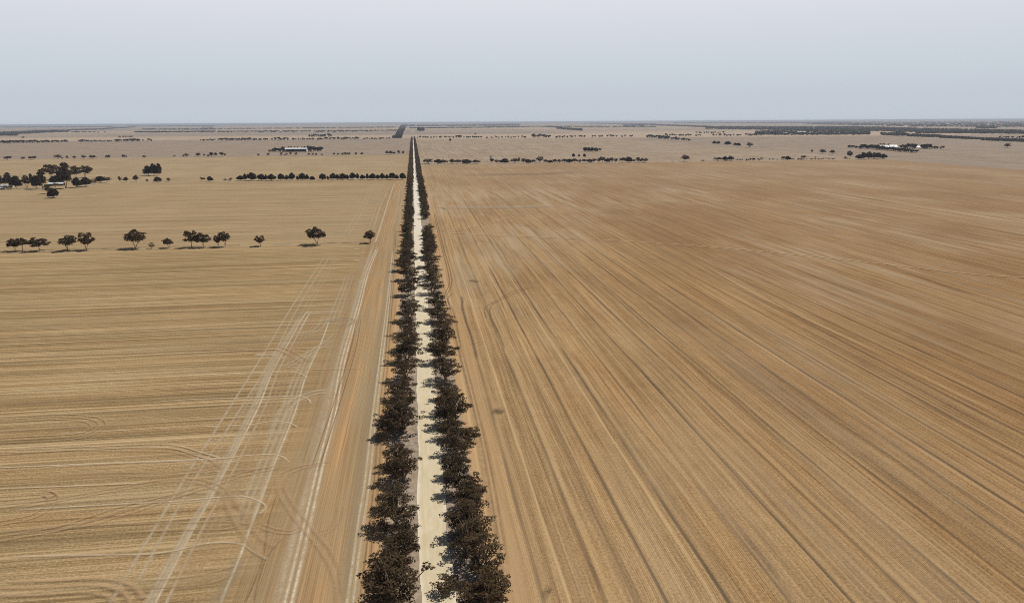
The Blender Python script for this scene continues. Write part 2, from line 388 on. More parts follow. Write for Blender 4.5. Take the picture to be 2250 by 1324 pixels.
def track(px, width=.8, col=PALE, a=.7, offs=(0,), ground=False, fd=2.0):
    width *= 1.45 if width < 2 else 1.1; a = min(1.0, a*.96)
    """a worn line on the ground through points read off the photograph; offs lays parallel wheel marks (metres)"""
    pts = smooth([Vector(p[:2]) if ground else at(*p).to_2d() for p in px])
    for off in offs:
        TRK['z'] += .003
        b = len(TRK['v'])
        for i, p in enumerate(pts):
            d = (pts[min(i+1, len(pts)-1)] - pts[max(i-1, 0)]).normalized(); nrm = Vector((-d.y, d.x))
            fadeend = min(1.0, i/fd, (len(pts)-1-i)/fd)
            for s in (-1, 1):
                q = p + nrm*(off + s*width*.65)
                TRK['v'].append((q.x, q.y, TRK['z'])); TRK['c'].append((*col, a*fadeend))
            if i:
                TRK['f'].append((b+2*i-2, b+2*i-1, b+2*i+1, b+2*i)); TRK['uv'].append(((0, i-1), (1, i-1), (1, i), (0, i)))
z4 = lambda *q: [(250 + x/3.123, 900 + y/3.123) for x, y in q]
z2 = lambda *q: [(420 + x/2.406, 400 + y/2.406) for x, y in q]
z3 = lambda *q: [(x/3.449, 940 + y/3.449) for x, y in q]
z5 = lambda *q: [(940 + x/3.152, 380 + y/3.152) for x, y in q]
z6 = lambda *q: [(1000 + x/2.527, 800 + y/2.527) for x, y in q]
z7 = lambda *q: [(1500 + x/2.943, 350 + y/2.943) for x, y in q]
z8 = lambda *q: [(1550 + x/2.527, 800 + y/2.527) for x, y in q]
# long runs along the headland
track([(757, 683), (682, 685), (669, 691), (636, 749), (599, 815), (565, 900), (471, 1079), (429, 1153), (341, 1324), (310, 1390)], .6, CREAM, .95, (0, 2.3))
track([(660, 693), (625, 749), (588, 815), (551, 900), (461, 1079), (416, 1153), (322, 1324), (290, 1390)], 1.1, PALE, .75, (0, 1.0))
track([(680, 700), (646, 752), (612, 818), (578, 902), (490, 1079), (450, 1153), (365, 1324)], 1.1, TAN, .7, (0, 1.9, 3.9))
track([(725, 699), (707, 749), (673, 824), (650, 900), (605, 1012), (570, 1105), (545, 1172), (528, 1220), (485, 1324), (465, 1390)], .6, CREAM, .95)
track([(690, 760), (655, 830), (628, 905), (583, 1020), (548, 1110), (535, 1150)], 1.0, PALE, .65, (0, -1.9, 1.9))
track([(520, 1225), (505, 1260), (466, 1330), (440, 1390)], .9, GREY, .5, (0, 1.4))
track([(829, 541), (806, 595), (786, 670), (752, 786), (730, 900), (701, 1012), (682, 1092), (663, 1172), (625, 1324), (608, 1400)], .75, CREAM, 1.0, (0, 1.5))
track([(820, 541), (800, 595), (779, 670), (744, 786), (718, 900), (689, 1012), (664, 1110), (608, 1324), (590, 1400)], 1.8, PALE, .75)
track([(816, 560), (795, 620), (770, 700), (738, 790), (708, 900), (680, 1012)], 2.2, PALE, .4)
track([(867, 400), (854, 441), (829, 520), (822, 533)], 1.4, CREAM, .8)
track([(859, 400), (838, 450), (818, 512)], 1.2, PALE, .7)
track([(835, 432), (822, 470), (806, 512)], 1.1, PALE, .6, (0, 3.2))
track([(820, 400), (800, 440), (772, 490), (748, 523)], 1.0, PALE, .6, (0, 4.5))
track([(863, 545), (852, 649), (836, 774), (820, 900), (801, 1060), (788, 1140), (762, 1324), (752, 1400)], .6, CREAM, .8, (0, 1.3))
track([(857, 545), (845, 649), (828, 774), (810, 900), (790, 1060), (776, 1140), (748, 1324)], 1.6, GREY, .45)
track([(868, 500), (862, 600), (848, 774), (834, 900), (822, 1060), (812, 1150), (790, 1324)], .4, BROWN, .5, (0, 1.2))
track([(882, 400), (872, 450), (866, 500)], 1.6, PALE, .6, (0, 5))
track([(719, 554), (644, 670), (586, 766), (474, 944), (422, 1025), (346, 1150), (250, 1312), (215, 1370)], .8, PALE, .75)
track([(731, 552), (657, 672), (600, 782), (499, 944), (455, 1010), (397, 1105), (279, 1319)], .8, PALE, .7)
track([(743, 556), (690, 640), (650, 710), (560, 860), (507, 950), (440, 1060)], .8, PALE, .4, (0, 2.4))
track([(770, 600), (752, 650), (725, 720)], 1.2, PALE, .55, (0, 2.4, -2.4))
track([(800, 592), (775, 600), (769, 618), (760, 680), (735, 760), (710, 850)], 1.1, TAN, .55, (0, 2.0))
track([(786, 690), (770, 770), (745, 850), (715, 940), (680, 1040)], .35, BROWN, .6, (0, 2.3))
track([(600, 1060), (585, 1110), (573, 1160)], .35, TAN, .6)
track(z4((1120, 580), (1060, 780), (1030, 1000), (960, 1200), (900, 1324)), .4, BROWN, .45)
track(z4((1170, 870), (1060, 1000), (1000, 1160), (960, 1324)), .35, BROWN, .4)
# turning loops
track(z4((-400, 165), (0, 145), (500, 120), (900, 105), (1100, 80), (1200, 90), (1270, 125)), .5, CREAM, .7)
track(z4((-500, 395), (0, 370), (650, 345), (850, 320), (1050, 308), (1150, 320), (1210, 365)), .5, CREAM, .7)
track(z4((-700, 690), (0, 650), (400, 630), (800, 595), (920, 600), (1020, 640), (1042, 670), (1000, 720)), .55, CREAM, .75)
track(z4((-780, 1010), (0, 995), (250, 990), (430, 965), (600, 925), (750, 910), (880, 925), (960, 975), (1060, 1030)), .65, PALE, .75)
track(z4((-780, 700), (0, 560), (350, 500), (550, 500), (660, 530), (740, 570)), .8, TAN, .6, (0, 2.0))
track(z4((-780, 870), (-200, 800), (0, 745), (200, 685), (450, 600), (700, 520), (900, 450), (1150, 400)), .75, TAN, .65, (0, 2.2))
track(z4((-600, 250), (0, 262), (380, 268), (520, 290), (660, 350), (760, 420)), .8, TAN, .6, (0, -2.1))
track(z4((-600, 480), (0, 455), (300, 460), (560, 430), (760, 390)), 1.2, TAN, .5, (0, 2.2))
track(z4((1500, 355), (1380, 370), (1230, 400), (1140, 450), (1115, 510), (1140, 590), (1200, 690), (1270, 790), (1340, 870), (1430, 985), (1510, 1150), (1530, 1324)), .9, CLAY, .6)
track(z4((1440, 375), (1330, 395), (1220, 435), (1175, 490), (1175, 540), (1220, 630), (1290, 725), (1400, 860), (1480, 955), (1550, 1100), (1570, 1290)), .9, CLAY, .55)
track(z4((740, 540), (800, 700), (900, 870), (960, 950), (1040, 1020)), 1.4, TAN, .7)
track(z4((770, 540), (900, 720), (950, 800), (1010, 880), (1120, 950)), 1.4, TAN, .65)
track(z4((0, 790), (500, 775), (820, 770), (920, 790)), .7, TAN, .55)
track(z4((0, 845), (500, 825), (760, 820), (880, 790)), .7, TAN, .55)
track(z4((0, 1170), (400, 1160), (700, 1110), (860, 1060)), .7, TAN, .45)
track(z4((0, 1235), (420, 1215), (700, 1180), (860, 1100)), .7, TAN, .45)
track(z4((980, 800), (1100, 840), (1220, 850), (1300, 820)), .7, TAN, .5, (0, 1.5))
track(z4((1400, 860), (1500, 830), (1560, 740), (1580, 650)), .6, TAN, .4, (0, 1.5))
track(z2((0, 1030), (400, 1010), (540, 1005), (600, 1025), (608, 1040)), .6, CREAM, .6)
track(z2((-200, 1165), (0, 1150), (400, 1138), (560, 1132), (620, 1150), (632, 1175)), .6, CREAM, .65)
track(z2((720, 1100), (640, 1110), (540, 1150), (470, 1210), (430, 1290), (415, 1350)), 1.6, PALE, .6, (0, 3.0))
track(z2((430, 880), (500, 905), (590, 960)), 1.2, TAN, .6, (0, 3.5))
track(z2((720, 840), (620, 900), (520, 960), (480, 980)), 1.2, PALE, .5, (0, 2.5))
track(z2((760, 800), (690, 860), (600, 915)), 1.0, PALE, .5)
track(z2((730, 710), (690, 775), (620, 805), (540, 810)), 1.2, PALE, .5, (0, -3.0))
track(z2((0, 890), (300, 878), (430, 872)), 2.2, TAN, .65)
track(z2((330, 915), (455, 913)), 3.5, CREAM, .6)
track(z2((880, 530), (930, 522)), 4.0, CREAM, .5)
track(z2((560, 990), (760, 990), (900, 985)), 1.4, TAN, .4)
track(z2((860, 355), (890, 356)), 3, CREAM, .8); track(z2((860, 383), (890, 384)), 3, CREAM, .8); track(z2((855, 413), (890, 413)), 3, CREAM, .8)
track(z2((720, 745), (800, 725), (830, 735), (780, 770)), 1.4, GREY, .6, (0, 3))
# marks further left
track(z3((-80, 312), (0, 305), (800, 270), (1550, 240), (1800, 225)), .5, CREAM, .8)
track(z3((-80, 470), (0, 465), (600, 440), (1100, 420)), .5, CREAM, .7)
track(z3((0, 195), (800, 160), (1250, 150), (1500, 215), (1650, 260)), .6, PALE, .7, (0, 2.2))
track(z3((-80, 590), (250, 560), (430, 540), (430, 500), (380, 480)), .6, TAN, .6, (0, 2.4))
track(z3((-80, 720), (100, 690), (260, 650), (360, 570), (350, 520), (250, 500)), .6, TAN, .55, (0, -2.4))
track(z3((-80, 880), (0, 860), (450, 780), (700, 700), (950, 620), (1250, 550), (1550, 465)), .7, TAN, .55, (0, 2.4))
track(z3((-80, 1275), (300, 1265), (600, 1248), (760, 1262), (850, 1300), (900, 1380)), 1.1, TAN, .75, (0, 2.6, 5))
track([(0, 929), (120, 922), (180, 926), (200, 935), (190, 948), (150, 955), (0, 962)], .55, TAN, .6, (0, 2.4, 4.5))
track([(355, 655), (372, 655), (378, 658)], 3, TAN, .6)
track([(0, 786), (250, 778), (420, 770), (600, 768)], 2.2, TAN, .5)
# fence line with weeds and the farm driveway
for k in range(26):
    a0 = rr.uniform(0, 800)
    track([(a0, 552 - a0*.0245), (a0 + rr.uniform(15, 60), 552 - a0*.0245 - .8)], 2.6, DARK, rr.uniform(.3, .6))
track([(0, 554), (400, 545.5), (880, 532.5)], 5, CREAM, .35)
track([(0, 416), (75, 414.5), (130, 414), (168, 411), (210, 404.5), (249, 403)], 9, (.66, .56, .45), .85)
track([(249, 403), (420, 399.5), (640, 397), (885, 394.5)], 9, PALE, .5)
track([(90, 434.5), (160, 433), (215, 431)], 6, CREAM, .8); track([(85, 424), (100, 424), (130, 424)], 5, CREAM, .7)
track([(150, 388), (185, 386.5), (235, 388)], 16, (.62, .44, .26), .9); track([(100, 390), (108, 386), (118, 383)], 12, (.60, .45, .28), .8)
track([(590, 335.4), (660, 334.7), (690, 334), (705, 331.5), (711, 329.5)], 22, (.62, .50, .34), .9)
track([(795, 339.5), (880, 339.2)], 26, (.60, .48, .32), .7)
# right field: tracks, the diagonal crossing, dark ant heaps
track([(944, 512.5), (1000, 513), (1180, 521), (1440, 534), (1680, 553), (1900, 576), (2130, 602), (2300, 613)], 1.7, (.56, .395, .22), .85)
track([(1000, 514.5), (1180, 523), (1440, 536), (1680, 555.5), (1900, 579)], .9, PALE, .45)
track([(975, 512), (1030, 502), (1090, 487), (1150, 472), (1200, 462)], 1.7, (.58, .42, .24), .65)
track([(945, 515), (1010, 520), (1095, 535)], 1.2, TAN, .5)
track(z5((760, 785), (680, 805), (560, 855), (460, 905), (432, 945), (445, 1010), (490, 1100), (540, 1230)), .45, BROWN, .75)
track(z5((700, 790), (600, 820), (480, 880), (405, 930), (395, 960), (410, 1010)), .45, BROWN, .7)
track(z5((40, 260), (75, 430), (120, 600), (145, 700), (150, 770), (115, 850)), .45, BROWN, .8, (0, 1.6))
track(z5((230, 850), (242, 880), (240, 930), (260, 1010), (305, 1130), (345, 1290)), .9, (.17, .125, .08), .7)
track(z5((175, 830), (140, 880), (180, 960), (215, 1120), (240, 1290)), .5, BROWN, .7)
for q in (((1080, 902), (1110, 906)), ((1026, 617), (1056, 619)), ((962, 457), (985, 459)), ((1195, 1297), (1212, 1300))):
    track(list(q), 4.5, DARK, .38)
    track([(q[0][0]+8, q[0][1]-1.5), (q[1][0]-6, q[1][1]+2.5)], 2.5, DARK, .5)
track([(1020, 386), (1100, 384), (1200, 382), (1300, 377)], 60, (.16, .12, .10), .28, fd=7.0)
track([(975, 457), (1120, 456), (1230, 452)], 22, (.50, .42, .34), .45)
track([(930, 362), (1420, 357.4), (1945, 350.4)], 20, (.64, .48, .31), .9)
track([(1945, 350), (2060, 345), (2250, 343)], 26, (.56, .46, .34), .5)
track([(925, 372), (940, 440), (962, 600), (1020, 800), (1072, 1060), (1120, 1324)], 1.8, (.60, .42, .24), .55)
track([(937, 440), (955, 560), (1006, 760), (1055, 960), (1110, 1270)], .5, BROWN, .55, (0, 1.5))
# swaths read off the right-hand field: pale bands and dark runs, metres from the road
for q, wd, cl, a_ in ((z7((0, 600), (420, 850), (1000, 1130), (1400, 1320)), 2.6, (.56, .385, .20), .75), (z8((1050, 0), (1400, 170), (1769, 350)), 2.6, (.56, .385, .20), .7),
                      (z7((330, 740), (800, 1050), (1180, 1230)), 1.6, BROWN, .5), (z7((900, 205), (1200, 255), (1480, 305)), 5, (.15, .10, .06), .6),
                      (z7((100, 285), (350, 370), (460, 410)), 4, BROWN, .5), (z7((1230, 650), (1700, 820), (1940, 890)), 3.5, (.15, .10, .06), .55),
                      (z8((0, 690), (300, 1050), (510, 1324)), .9, (.13, .10, .075), .65), (z8((500, 80), (1000, 410), (1769, 930)), 1.0, (.13, .10, .075), .55),
                      (z8((620, 240), (1100, 560), (1769, 1060)), 1.0, (.58, .41, .22), .5), (z8((0, 150), (600, 720), (1200, 1290)), .8, (.13, .10, .075), .45),
                      (z6((780, 30), (1000, 320), (1516, 900)), .6, (.58, .41, .22), .5)):
    track(q, wd, cl, a_*.8, fd=7.0)
me = mesh_np("wheel_tracks", np.array(TRK['v']), np.array(TRK['f']), [M['track']])
ca = me.color_attributes.new("tone", 'FLOAT_COLOR', 'POINT'); ca.data.foreach_set("color", np.array(TRK['c'], dtype=np.float32).ravel())
uvl = me.uv_layers.new(name="uv"); uvl.data.foreach_set("uv", np.array(TRK['uv'], dtype=np.float32).ravel())
tag(link("wheel_tracks", me), kind='structure')

# ------------------------------------------------------------------ trees
def tube(V, F, pts, rad, sides=5):
    b = len(V)
    for i, p in enumerate(pts):
        d = (pts[min(i+1, len(pts)-1)] - pts[max(i-1, 0)]).normalized()
        a = d.orthogonal().normalized(); c = d.cross(a)
        for k in range(sides):
            t = 2*math.pi*k/sides; V.append(p + (a*math.cos(t) + c*math.sin(t))*rad[i])
    for i in range(len(pts)-1):
        for k in range(sides):
            F.append((b+i*sides+k, b+i*sides+(k+1) % sides, b+(i+1)*sides+(k+1) % sides, b+(i+1)*sides+k))
def limb(V, F, a, b, r0, r1, bend, rg, n=4):
    off = Vector((rg.uniform(-1, 1), rg.uniform(-1, 1), rg.uniform(-.2, .6)))*bend
    pts = [a.lerp(b, i/n) + off*math.sin(math.pi*i/n) for i in range(n+1)]
    tube(V, F, pts, [r0 + (r1-r0)*i/n for i in range(n+1)])
def leaf_quads(g, clumps, dens, size, up=.5):
    P, Nn = [], []
    for (c, rx, rz) in clumps:
        k = max(6, int(dens*rx*rx))
        d = g.normal(size=(k, 3)); d /= np.linalg.norm(d, axis=1)[:, None]
        r = np.where(g.random(k) < .7, .62 + .42*np.sqrt(g.random(k)), g.random(k)**.5)
        d[:, 2] = np.where(g.random(k) < .72, np.abs(d[:, 2]), d[:, 2])
        q = d*r[:, None]; q[:, 2] = np.where(q[:, 2] < 0, q[:, 2]*.4, q[:, 2])
        q[:, :2] *= (1 + .22*np.sin(3*np.arctan2(d[:, 1], d[:, 0]) + rx*40))[:, None]
        P.append(np.array(c) + q*np.array((rx, rx, rz))); Nn.append(d)
    P = np.concatenate(P); Nn = np.concatenate(Nn)
    n = Nn*.55 + g.normal(size=P.shape)*.75 + np.array((0, 0, up)); n /= np.linalg.norm(n, axis=1)[:, None]
    t = np.cross(n, g.normal(size=P.shape)); t /= np.linalg.norm(t, axis=1)[:, None]
    b = np.cross(n, t)
    s = (size*(.6 + .8*g.random(len(P))))[:, None]
    q = np.stack([P - t*s*.75, P - b*s*.42 + t*s*.1, P + t*s*.75, P + b*s*.42 - t*s*.1], 1).reshape(-1, 3)
    return q, np.arange(len(q)).reshape(-1, 4)
class Kind: pass
def make_tree(seed, style):
    """one tree ten metres wide-ish with its base at the origin -> trunk mesh, crown mesh, its width and height"""
    rg = random.Random(seed); g = np.random.default_rng(seed)
    V, F, clumps = [], [], []
    if style == 'mallee':       Hh, Rr, stems, nc, low, rc, flat, dens, size = rg.uniform(8.5, 10.5), rg.uniform(4.0, 4.8), rg.randint(3, 5), rg.randint(20, 30), .14, (.75, 1.45), .62, rg.uniform(62, 105), .29
    elif style == 'paddock':    Hh, Rr, stems, nc, low, rc, flat, dens, size = rg.uniform(9.5, 12), rg.uniform(5.0, 6.0), rg.randint(2, 3), 18, .2, (1.1, 1.9), .75, 60, .42
    elif style == 'umbrella':   Hh, Rr, stems, nc, low, rc, flat, dens, size = rg.uniform(8, 9), rg.uniform(5.2, 6.0), rg.randint(2, 3), 17, .28, (1.2, 1.9), .62, 60, .44
    elif style == 'dense':      Hh, Rr, stems, nc, low, rc, flat, dens, size = rg.uniform(9, 10), rg.uniform(4.0, 4.6), 2, 34, .10, (1.6, 2.4), .9, 46, .6
    elif style == 'tall':       Hh, Rr, stems, nc, low, rc, flat, dens, size = rg.uniform(15, 17), rg.uniform(4.4, 5.2), 2, 34, .22, (1.5, 2.4), .8, 44, .6
    else:                       Hh, Rr, stems, nc, low, rc, flat, dens, size = rg.uniform(3.5, 4.5), rg.uniform(2.0, 2.5), 3, 11, .15, (.55, .95), .7, 85, .26   # shrub
    lobes = [(rg.uniform(0, 6.28), rg.uniform(.62, 1.22)) for _ in range(4)]
    ends = []
    for i in range(nc):
        for _ in range(40):
            th = rg.uniform(0, 6.28); e = math.asin(rg.uniform(-.25, 1.0)) if style in ('dense', 'tall') else math.asin(rg.uniform(.0, 1.0))
            k = 1.0
            for a, s in lobes: k += (s-1)*max(0, math.cos(th-a))**2
            rad = rg.uniform(.62, 1.0) if i % 4 else rg.uniform(.1, .6)
            r_ = rg.uniform(*rc)
            cx = Rr*k*.86*rad*math.cos(e)*math.cos(th); cy = Rr*k*.86*rad*math.cos(e)*math.sin(th)
            zc = Hh*low + (Hh*(1-low) - r_*flat)*(.34 + .66*rad*math.sin(e))*rg.uniform(.86, 1.04)
            if style not in ('dense',) and math.cos(e) > .8: zc *= rg.uniform(.72, 1.0)
            p = (cx, cy, max(zc, r_*.5))
            if all((p[0]-q[0])**2 + (p[1]-q[1])**2 + 1.6*(p[2]-q[2])**2 > (.62*(r_+s))**2 for q, s, _z in clumps): break
        clumps.append((p, r_, r_*flat))
    if style in ('mallee', 'paddock', 'umbrella'):                # sprays that stand clear of the crown on bare limbs
        for _ in range(9 if style == 'mallee' else 5):
            th = rg.uniform(0, 6.28); rr_ = rg.uniform(.68, .95)*Rr; r_ = rg.uniform(.65, 1.1)*(1 if style == 'mallee' else 1.25)
            clumps.append(((rr_*math.cos(th), rr_*math.sin(th), Hh*rg.uniform(.3, .72)), r_, r_*.6))
        for _ in range(4 if style == 'mallee' else 0):
            th = rg.uniform(0, 6.28); rr_ = rg.uniform(.1, .7)*Rr; r_ = rg.uniform(.5, .9)
            clumps.append(((rr_*math.cos(th), rr_*math.sin(th), Hh*rg.uniform(.88, 1.0)), r_, r_*.6))
    forks = []
    for i in range(stems):
        th = i*6.283/stems + rg.uniform(-.5, .5); sp = rg.uniform(.12, .3)*Rr
        base = Vector((rg.uniform(-.25, .25), rg.uniform(-.25, .25), -.15)) * (1 if style == 'mallee' else .6)
        f = Vector((math.cos(th)*sp, math.sin(th)*sp, Hh*(low + rg.uniform(.04, .16))))
        limb(V, F, base, f, .02*Hh, .013*Hh, .25, rg); forks.append(f)
    for (p, r_, _z) in clumps:
        f = min(forks, key=lambda q: (q - Vector(p)).length)
        limb(V, F, f, Vector(p) + Vector((0, 0, -.1)), .013*Hh, .005*Hh, .35, rg, 3)
    lq, lf = leaf_quads(g, clumps, dens, size)
    k = Kind()
    k.w = float(np.percentile(np.abs(lq[:, :2]), 97)*2); k.h = float(lq[:, 2].max())
    k.trunk = mesh_np("trunk", V, F, [M['bark']])
    k.crown = mesh_np("crown", lq, lf, [M['gum'] if style in ('mallee', 'paddock', 'umbrella', 'tall', 'shrub') else M['dark']])
    return k
KINDS = {'mallee': [make_tree(100+i, 'mallee') for i in range(11)], 'paddock': [make_tree(200+i, 'paddock') for i in range(6)],
         'umbrella': [make_tree(300+i, 'umbrella') for i in range(4)], 'dense': [make_tree(400+i, 'dense') for i in range(6)],
         'tall': [make_tree(500+i, 'tall') for i in range(3)], 'shrub': [make_tree(600+i, 'shrub') for i in range(4)]}
def make_far(seed, style):
    """a small distant tree as one mesh, crown and trunk together"""
    rg = random.Random(seed); g = np.random.default_rng(seed)
    V, F = [], []
    Hh, Rr = 7.0, 4.0
    clumps = [((rg.uniform(-.6, .6)*Rr, rg.uniform(-.6, .6)*Rr, rg.uniform(.42 if style else .22, .8)*Hh), rg.uniform(1.4, 2.1), rg.uniform(1.0, 1.6)) for _ in range(9)]
    for th in (0.4, 2.6, 4.5): limb(V, F, Vector((0, 0, -.2)), Vector((math.cos(th)*1.4, math.sin(th)*1.4, Hh*.55)), .22, .12, .2, rg, 2)
    nV = len(V); nF = len(F)
    lq, lf = leaf_quads(g, clumps, 15, .95)
    k = Kind(); allV = np.concatenate([np.array([tuple(v) for v in V]), lq]); allF = np.concatenate([np.array(F), lf + nV])
    k.mesh = mesh_np("far_tree", allV, allF, [M['bark'], M['scrub']], [0]*nF + [1]*len(lf))
    k.w = float(np.percentile(np.abs(lq[:, :2]), 97)*2); k.h = float(lq[:, 2].max()); return k
FAR = [make_far(700+i, i % 2) for i in range(8)]
rt = random.Random(11)
def plant(style, p, wid, hgt, name, label, group=None, idx=None, cat='tree', rot=None):
    k = KINDS[style][rt.randrange(len(KINDS[style])) if idx is None else idx % len(KINDS[style])]
    e = link(name, None); e.location = (p.x, p.y, 0); e.rotation_euler.z = rt.uniform(0, 6.28) if rot is None else rot
    s = wid/k.w; e.scale = (s, s, hgt/k.h); e.empty_display_size = .5
    link('trunk', k.trunk, e); link('crown', k.crown, e)
    return tag(e, label, cat, group)
def plant_far(p, wid, hgt, name, label, group, cat='tree'):
    k = FAR[rt.randrange(len(FAR))]
    o = link(name, k.mesh); o.location = (p.x, p.y, 0 if p.y < yF else -.28); o.rotation_euler.z = rt.uniform(0, 6.28)
    s = wid/k.w; o.scale = (s, s, hgt/k.h)
    return tag(o, label, cat, group)

ORD = "first second third fourth fifth sixth seventh eighth ninth tenth eleventh twelfth thirteenth fourteenth fifteenth sixteenth seventeenth eighteenth nineteenth twentieth".split()
def ordinal(i):
    if i < 20: return ORD[i]
    t, u = divmod(i+1, 10); tens = {2: 'twent', 3: 'thirt', 4: 'fort', 5: 'fift', 6: 'sixt', 7: 'sevent'}[t]
    return tens + ('ieth' if u == 0 else 'y-' + ORD[u-1])

# the two roadside rows: the near trees stand where the photograph shows each crown (centre x, centre y, width in its pixels)
LEFT = [(864, 1283, 134), (858, 1226, 80), (880, 1195, 84), (888, 1152, 66), (870, 1118, 97), (862, 1078, 66), (883, 1024, 78), (872, 990, 62), (853, 931, 49), (884, 921, 85), (868, 898, 56), (880, 884, 65), (886, 848, 63), (889, 808, 67), (893, 772, 65), (898, 746, 58), (895, 715, 60), (897, 684, 58), (900, 668, 38), (898, 633, 47), (908, 615, 34), (897, 600, 47), (891, 580, 52), (896, 566, 52)]
RIGHT = [(1064, 1294, 114), (1085, 1262, 66), (1054, 1219, 108), (1031, 1172, 84), (1055, 1150, 56), (1031, 1132, 90), (1037, 1087, 78), (1043, 1062, 40), (1010, 1050, 68), (1000, 1012, 58), (1002, 965, 76), (1029, 945, 50), (990, 934, 57), (994, 903, 75), (986, 876, 64), (980, 852, 50), (978, 812, 68), (971, 772, 64), (973, 740, 59), (975, 710, 71), (964, 686, 52), (958, 660, 48), (949, 629, 48), (948, 594, 48), (950, 610, 41), (944, 572, 46), (941, 552, 41)]
left_looks = ["broad bushy dark tree at the photo's bottom edge, left of the road, largest in its row", "low dark tree just behind the biggest tree of the left roadside row"]
n_ind = 0
def side(px_list, sname, cx, other, gaps):
    global n_ind
    pos = []
    for i, (x, y, wpx) in enumerate(px_list):
        p = at(x, y, 4.4); s = ppm(p); wid = min(12.8, max(4.6, wpx/s*.95))
        hg = max(6.2, min(10.8, wid*.92 + rt.uniform(-.5, .9)))
        look = ('Broad' if wid > 10 else 'slender' if wid < 6.5 else 'bushy').lower()
        if i == 0: lab = f"{look} dark gum at the photo's bottom edge, nearest in the row {sname} of the road"
        else: lab = f"{look} dark gum, {ordinal(i)} from the photo's bottom in the row {sname} of the road"
        plant('mallee', p, wid, hg, 'roadside_tree', lab, f"gum trees in the row {sname} of the dirt road")
        pos.append(p.y); n_ind += 1
    y = max(pos) + 6.0
    rows = []
    while len(pos) + len(rows) < 148:
        y += rt.choice((rt.uniform(2.6, 6), rt.uniform(5, 9.5)))
        if any(a < y < b for a, b in gaps): continue
        rows.append(y)
    for y in rows:
        p = Vector((cx + rt.uniform(-1.6, 1.6), y, 0)); wid = rt.choice((rt.uniform(4.6, 7.0), rt.uniform(7.0, 9.6)))
        far_ = y > 700
        lab = (f"dark gum blurring into the far stretch of the row {sname} of the road" if far_ else
               f"dark gum crowded among neighbours in the middle stretch of the row {sname} of the road")
        plant('mallee', p, wid, wid*rt.uniform(.82, 1.08), 'roadside_tree', lab, f"gum trees crowded in the {'far' if far_ else 'middle'} stretch {sname} of the road"); n_ind += 1
    return rows[-1]
gapR = [(at(936, 508).y, at(936, 482).y)]
gapL = []
yl = side(LEFT, 'left', -7.5, 'right', gapL); yr = side(RIGHT, 'right', 10.7, 'left', gapR)
# low bushes under the rows and bare-branched saplings on the verge
for i, (x, y, wpx, lab) in enumerate(((982, 1284, 56, "sparse low shrub sprawling onto the right edge of the road at the photo's bottom"), (1088, 1305, 60, "sparse brown shrub on the field side of the nearest right-hand roadside gum"),
                                      (828, 1312, 46, "dark low shrub on the field side of the nearest left-hand roadside gum"), (1015, 1000, 34, "small shrub in the thin gap of the right roadside row"), (846, 1160, 34, "low shrub leaning out to the field beside the left roadside row"))):
    p = at(x, y, 1.5); s = ppm(p); plant('shrub', p, wpx/s, 3.6, 'roadside_shrub', lab, None, i, 'shrub')

def mass(name, pts, sizes, heights, mat, g, nq=26, leaf=.34, z0=0.0, tint=None):
    """many crowns too many to count as ONE mesh; pts are bases"""
    n = len(pts); P = np.array([(p[0], p[1], z0) for p in pts])
    d = g.normal(size=(n, nq, 3)); d /= np.linalg.norm(d, axis=2)[..., None]; d[..., 2] = np.abs(d[..., 2])*1.0 - .12
    r = .45 + .55*np.sqrt(g.random((n, nq)))
    # lumps: pull leaves towards five lobe directions of each crown
    q = d*r[..., None]
    W = np.asarray(sizes)[:, None, None]/2; Hh = np.asarray(heights)[:, None]
    c = q*np.concatenate([np.ones((1, 1, 2)), np.zeros((1, 1, 1))], 2)*W
    c[..., 2] = Hh*(.34 + .56*np.clip(q[..., 2], -.3, 1))
    c = (c + P[:, None, :]).reshape(-1, 3); dd = d.reshape(-1, 3)
    nn = dd*.5 + g.normal(size=c.shape)*.7 + np.array((0, 0, .5)); nn /= np.linalg.norm(nn, axis=1)[:, None]
    t = np.cross(nn, g.normal(size=c.shape)); t /= np.linalg.norm(t, axis=1)[:, None]; b = np.cross(nn, t)
    s = (np.repeat(np.asarray(sizes), nq)*leaf*(.6 + .7*g.random(len(c))))[:, None]*.5
    V = np.stack([c - t*s, c - b*s*.7, c + t*s, c + b*s*.7], 1).reshape(-1, 3)
    V[:, 2] = np.maximum(V[:, 2], z0 + .02)
    return link(name, mesh_np(name, V, np.arange(len(V)).reshape(-1, 4), [mat]))
gm = np.random.default_rng(77)
for sname, cx, y0 in (('left', -7.0, yl), ('right', 9.8, yr)):
    pts, sz, hg = [], [], []
    y = y0
    while y < ROAD_END:
        y += gm.uniform(3.5, 8.5); pts.append((cx + gm.uniform(-2, 2), y)); sz.append(gm.uniform(7.5, 10.5)); hg.append(gm.uniform(7.5, 10))
    o = mass('roadside_tree_belt', pts, sz, hg, M['gum'], gm, 60, .26)
    tag(o, f"solid dark belt of gums running to the road end on its {sname} side", 'tree belt', None, 'stuff')

# ------------------------------------------------------------------ scattered paddock trees, read off the photograph
za = lambda x, y: (x/4.787, 240 + y/4.787)
zb = lambda x, y: (440 + x/4.6875, 250 + y/4.6875)
zc = lambda x, y: (900 + x/4.1667, 240 + y/4.1667)
zd = lambda x, y: (1400 + x/4.891, 240 + y/4.891)
ze = lambda x, y: (1790 + x/4.891, 240 + y/4.891)
def box(z, x0, x1, yt, yb):
    a = z(x0, yt); b = z(x1, yb)
    base = at((a[0]+b[0])/2, b[1]); s = ppm(base)
    return base, (b[0]-a[0])/s, max(2.0, (b[1]-a[1])/s*1.12)
def small(z, b, style, name, label, group, cat='tree', tiny=False):
    p, wd, hg = box(z, *b)
    if tiny: return plant_far(p, wd, hg, name, label, group, cat)
    return plant(style, p, wd, hg, name, label, group, None, cat)
